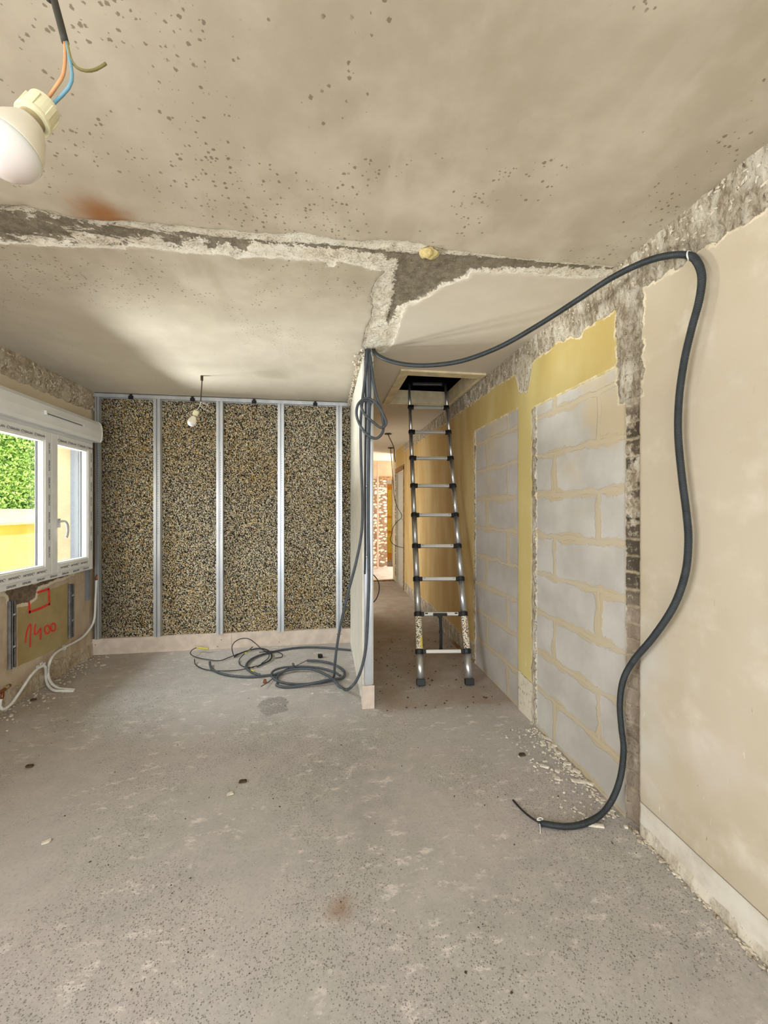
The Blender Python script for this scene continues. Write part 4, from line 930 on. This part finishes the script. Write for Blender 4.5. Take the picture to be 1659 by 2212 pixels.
crumbfield('left_wall_grit', 'grit and rubble along the foot of the window wall', 420, lambda: (XL+.01+abs(random.gauss(0, .10)), random.uniform(2.2, 4.12)), M_torn, .002, .010)
crumbfield('floor_grit', 'dark grains scattered over the open floor', 260, lambda: (random.uniform(-2.0, 1.25), random.uniform(.7, 4.0)), M_dirt, .001, .0035)

# ------------------------------------------------------------------ bulbs
def bulb(root, c, d, sc=1., ds=1.):
    """c: centre of screw cap top, d: pointing direction of dome"""
    d = Vector(d).normalized(); c = Vector(c)
    bm = bmesh.new(); lathe(bm, [(.0155*sc, -.036*sc), (.0175*sc, -.034*sc), (.0185*sc, -.006*sc), (.0195*sc, -.005*sc), (.0200*sc, -.003*sc), (.0200*sc, .001*sc), (.0165*sc, .001*sc)], c, d, 32)
    for k in range(6):
        a = k*PI/3; u = d.orthogonal().normalized(); v = d.cross(u); obox(bm, c+d*(-.016*sc)+(u*math.cos(a)+v*math.sin(a))*.0185*sc, ((u*math.cos(a)+v*math.sin(a)), d.cross(u*math.cos(a)+v*math.sin(a)), d), (.0012*sc, .003*sc, .012*sc))
    o = fin('lamp_holder', bm, M_hold, root, bev=.0005)
    bm = bmesh.new(); lathe(bm, [(.0135*sc, -.004*sc)]+[((.0135+.0007*(k % 2))*sc, (-.001+.0022*k)*sc) for k in range(6)], c, d, 28); fin('screw_cap', bm, M_brassy, root, smooth=True)
    sc *= ds; bm = bmesh.new(); lathe(bm, [(.0135*sc, .010*sc), (.0150*sc, .011*sc), (.0165*sc, .014*sc), (.021*sc, .024*sc), (.0268*sc, .040*sc), (.0288*sc, .050*sc), (.0288*sc, .0515*sc)], c, d, 40); b_ = fin('bulb_base', bm, plain('bulb plastic', (226, 220, 200), .4, var=.02), root, smooth=True)
    pr = [(.0284*sc, .0515*sc)]+[(.0298*sc*math.sin(PI*.5+ t*PI*.5)*1.0 if t > 0 else .0298*sc, (.054+.031*math.sin(t*PI*.5))*sc) for t in [k/10 for k in range(10)]]+[(.0008, .085*sc)]
    bm = bmesh.new(); lathe(bm, pr, c, d, 40); fin('bulb_dome', bm, M_opal, root, smooth=True)
tb = .50
c1 = at(74, 254, tb); c2 = at(14, 324, tb*.95); dd = (c2-c1).normalized()
top = Vector((at(133, 60, tb).x, at(133, 60, tb).y, ZC))
b1 = empty('hanging_bulb', top); tag(b1, 'large white bulb hanging on loose wires in the upper left foreground', 'light bulb')
bulb(b1, c1+dd*.004, dd, .93, 1.22)
hb = c1-dd*.030
tubeo('cord', [top, top+Vector((0, 0, -.1)), at(105, -60, tb), at(117, 0, tb), at(129, 45, tb), at(141, 92, tb)], .0042, plain('dark cord sheath', (52, 50, 42), .6), b1, 12)
o = tubeo('wire', [at(140, 90, tb), at(141, 125, tb), at(137, 160, tb), at(124, 183, tb), hb+Vector((-.002, 0, .0))], .0019, M_org, b1, 8); o['label'] = 'salmon coloured wire'
o = tubeo('wire', [at(144, 90, tb), at(150, 125, tb), at(156, 160, tb), at(148, 190, tb), hb+Vector((.004, 0, -.004))], .0019, M_blue, b1, 8); o['label'] = 'light blue wire'
o = tubeo('wire', [at(145, 90, tb), at(152, 125, tb), at(165, 145, tb*1.01), at(185, 153, tb*1.02), at(207, 150, tb*1.04), at(229, 137, tb*1.05)], .0017, M_gy, b1, 8); o['label'] = 'olive green loose wire'
# far bulb
ct = onZ(436, 812, ZC); td = ray(436, 812); tt = ct.y/td.y
b2 = empty('hanging_bulb', ct); tag(b2, 'small white bulb hanging from the ceiling in front of the insulation', 'light bulb')
tubeo('cord', [ct, at(436, 830, tt), at(434.5, 850, tt), at(433.5, 868, tt)], .0045, plain('brown cord', (70, 58, 50), .6), b2)
tubeo('ceiling_stub', [ct, at(436, 822, tt)], .011, M_dirt, b2)
tubeo('wire', [at(434, 866, tt), at(432, 876, tt), at(425, 886, tt)], .0028, M_pex, b2); tubeo('wire', [at(434, 869, tt), at(442, 873, tt), at(452, 877, tt)], .0022, M_pex, b2); tubeo('wire', [at(432, 876, tt), at(440, 884, tt), at(451, 888, tt)], .0022, M_pex, b2)
k1 = at(424, 890, tt); k2 = at(411, 920, tt); bulb(b2, k1+(k2-k1).normalized()*.03, k2-k1, 1.15)

# ------------------------------------------------------------------ end of hall and far room
M_stone = NT('rubble stone wall', .9)
_d, _c = M_stone.voro(9, M_stone.scale(M_stone.co, (1, 1, 2.0)), 'F1'); _r = M_stone.sep(_c); _n = M_stone.noise(20, 5, .7)
_col = M_stone.mix(_r[0], lin((216, 196, 170)), lin((240, 228, 208))); _col = M_stone.mix(M_stone.sm(M_stone.add(_d, M_stone.mul(_n, .4)), .58, .72), _col, lin((140, 112, 88))); _col = M_stone.mix(M_stone.sm(_n, .6, .66), _col, lin((150, 118, 92)))
M_stone = M_stone.done(_col, M_stone.bump(M_stone.add(_d, _n), .02))
# right wall beyond the hall doorway
def sbox(name, lo, hi, m): return tag(boxo(name, lo, hi, m), kind='structure')
sbox('wall_hall_pier', (XR, 7.50, 0), (XR+.15, 7.85, 2.52), M_plw)
sbox('wall_hall_head', (XR, 6.70, 2.13), (XR+.15, 7.50, 2.52), plain('ochre wall', (206, 176, 112), .9))
dr = empty('door_1', (XR, 6.7, 0)); dr['kind'] = 'structure'
bm = bmesh.new(); box(bm, (XR-.012, 6.68, 0), (XR+.02, 6.73, 2.13)); box(bm, (XR-.012, 6.68, 2.08), (XR+.02, 7.52, 2.16)); fin('door_frame', bm, M_wood, dr, bev=.002)
boxo('door_leaf', (XR+.04, 6.73, .02), (XR+.08, 7.50, 2.08), plain('pale grey door', (214, 216, 210), .6), dr)
tubeo('door_handle', [(XR+.035, 6.84, 1.22), (XR, 6.84, 1.22), (XR, 6.96, 1.22), (XR+.035, 6.96, 1.20)], .006, M_galv, dr)
bm = bmesh.new()
for k in range(160):
    z = random.uniform(.1, 2.1); box(bm, (XR-.005, 7.50+random.uniform(0, .05), z), (XR+.001, 7.52+random.uniform(0, .05), z+random.uniform(.004, .02)))
fin('torn_edge', bm, M_dirt, dr)
# far room
sbox('wall_far', (-2.5, 11.6, 0), (4.6, 11.8, 2.8), M_plw)
sbox('ceiling_far', (-2.5, 8.15, 2.56), (4.6, 11.8, 2.7), M_plw)
sbox('wall_far_stone', (.2, 9.50, 0), (1.47, 9.75, 2.12), M_stone)
sbox('wall_far_head', (.2, 9.50, 2.12), (2.6, 9.75, 2.56), M_cream)
sbox('wall_far_jamb', (1.62, 9.50, 0), (4.6, 9.75, 2.12), M_plw)
sbox('wall_far_left', (-2.5, 7.9, 0), (.8, 8.05, 2.56), M_plw)
sbox('trim_lintel', (1.28, 9.47, 2.10), (1.66, 9.50, 2.17), M_wood)
sbox('wall_far_side', (4.5, 10.2, 0), (4.6, 11.8, 2.8), M_plw)
tag(boxo('timber_post', (1.185, 9.2, 0), (1.225, 9.24, 2.5), plain('pink timber', (214, 172, 150), .8), bev=.002, origin=(1.2, 9.22, 0)), 'slim pinkish timber post standing at the far end of the hall', 'post')
od = empty('door_2', (1.5, 10.2, 0)); od['kind'] = 'structure'
M_or = plain('orange painted door', (236, 150, 40), .6); M_oy = plain('yellow door panel', (246, 206, 60), .6)
boxo('door_leaf', (1.42, 10.3, .05), (2.2, 10.34, 2.05), M_or, od, bev=.003)
for z0, z1 in ((.25, .75), (.82, 1.15), (1.22, 1.9)): boxo('panel', (1.60, 10.285, z0), (2.05, 10.3, z1), M_oy, od, bev=.003)
sbox('floor_threshold', (.34, 7.60, 0), (XR-.02, 7.66, .02), M_wood)
# wires hanging from the hall ceiling
def hallw(label, a, b, mid, r=.006):
    p = onZ(*a, ZC); t = p.y/ray(*a).y; pts = [p]+[at(x, y, min(t, 1.30/ray(x, y).x)) for x, y in mid]
    rt = empty('hanging_wire', p); tag(rt, label, 'wire', 'wires hanging in the hall')
    tubeo('wire', pts, r, M_wire, rt, 8, .03)
    bm = bmesh.new(); lathe(bm, [(.055, 0), (.05, .006), (.02, .010)], p+Vector((0, 0, -.011)), (0, 0, 1), 16); fin('ceiling_rose', bm, M_dirt, rt)
hallw('dark wire hanging from the nearer outlet in the hall ceiling', (838, 936.5), None, [(841, 945), (847, 957), (851, 968), (852, 985), (854, 998)])
hallw('long dark wire hanging from the farther hall outlet and looping by the door', (844, 967), None, [(845, 985), (847, 1010), (850, 1050), (852, 1075), (858, 1095), (868, 1115), (858, 1127), (849, 1140), (846, 1155), (843, 1165), (848, 1174), (858, 1180), (870, 1183)])
tag(tubeo('electrical_cable', [at(805, 1302, 2.9), at(812, 1295, 2.9), at(818, 1280, 2.9), at(819, 1265, 2.9), at(815, 1252, 2.9), at(803, 1238, 2.9)], .004, M_wire, origin=at(805, 1302, 2.9)), 'thin black cable bowing out of the partition into the hall', 'cable')
# loose boards at the foot of the hall wall
tag(boxo('wood_batten', (XR-.03, 3.45, .0), (XR-.008, 4.0, .022), M_wood, origin=(XR-.02, 3.7, 0)), 'brown batten lying along the hall wall foot behind the ladder', 'batten')

# ------------------------------------------------------------------ outside
def mat_leaf():
    n = NT('hedge leaves', .6); oi = n.noise(14, 4); c = n.mix(n.sm(oi, .3, .7), lin((120, 172, 74)), lin((200, 224, 130))); return n.done(c)
M_leaf = mat_leaf()
sbox('ground_outside', (-16, -6, -.55), (-2.5, 22, -.5), plain('garden earth', (150, 140, 110), .9))
hd_ = empty('hedge', (-8.2, 11, -.5)); tag(hd_, 'tall clipped green hedge seen through the left window pane', 'hedge')
boxo('hedge_core', (-9.2, 3, -.5), (-8.0, 20, 4.6), plain('hedge shade', (60, 104, 34), .9, vs=3, var=.2), hd_)
bm = bmesh.new()
for k in range(26000):
    y = random.uniform(6, 14.5); z = random.uniform(1.0, 4.7); x = -8.0+random.uniform(0, .22); s = random.uniform(.03, .06)
    a = Vector([random.gauss(0, 1) for _ in range(3)]).normalized(); b = a.cross(Vector([random.gauss(0, 1) for _ in range(3)])).normalized(); p = Vector((x, y, z))
    bm.faces.new([bm.verts.new(p+a*s), bm.verts.new(p+b*s*.5), bm.verts.new(p-a*s), bm.verts.new(p-b*s*.5)])
o = fin('foliage', bm, M_leaf, hd_); o['kind'] = 'stuff'
sh = empty('garden_shed', (-6.5, 9, -.5)); tag(sh, 'low yellow outbuilding with pale tiled roof outside the window', 'outbuilding')
boxo('wall', (-7.4, 4.5, -.5), (-5.5, 16, 1.14), plain('yellow render', (246, 228, 120), .9, var=.06, vs=2), sh)
bm = bmesh.new()
for i in range(44):
    y0 = 4.2+i*.27
    vs = [bm.verts.new(c) for c in ((-5.36, y0, 1.16), (-5.36, y0+.26, 1.16), (-7.6, y0+.26, 1.40), (-7.6, y0, 1.40), (-5.36, y0, 1.12), (-5.36, y0+.26, 1.12), (-7.6, y0+.26, 1.36), (-7.6, y0, 1.36))]
    for f in ((0, 1, 2, 3), (7, 6, 5, 4), (0, 4, 5, 1), (1, 5, 6, 2), (2, 6, 7, 3), (3, 7, 4, 0)): bm.faces.new([vs[j] for j in f])
fin('roof', bm, plain('pale roof tiles', (232, 206, 150), .8, var=.08, vs=4), sh)
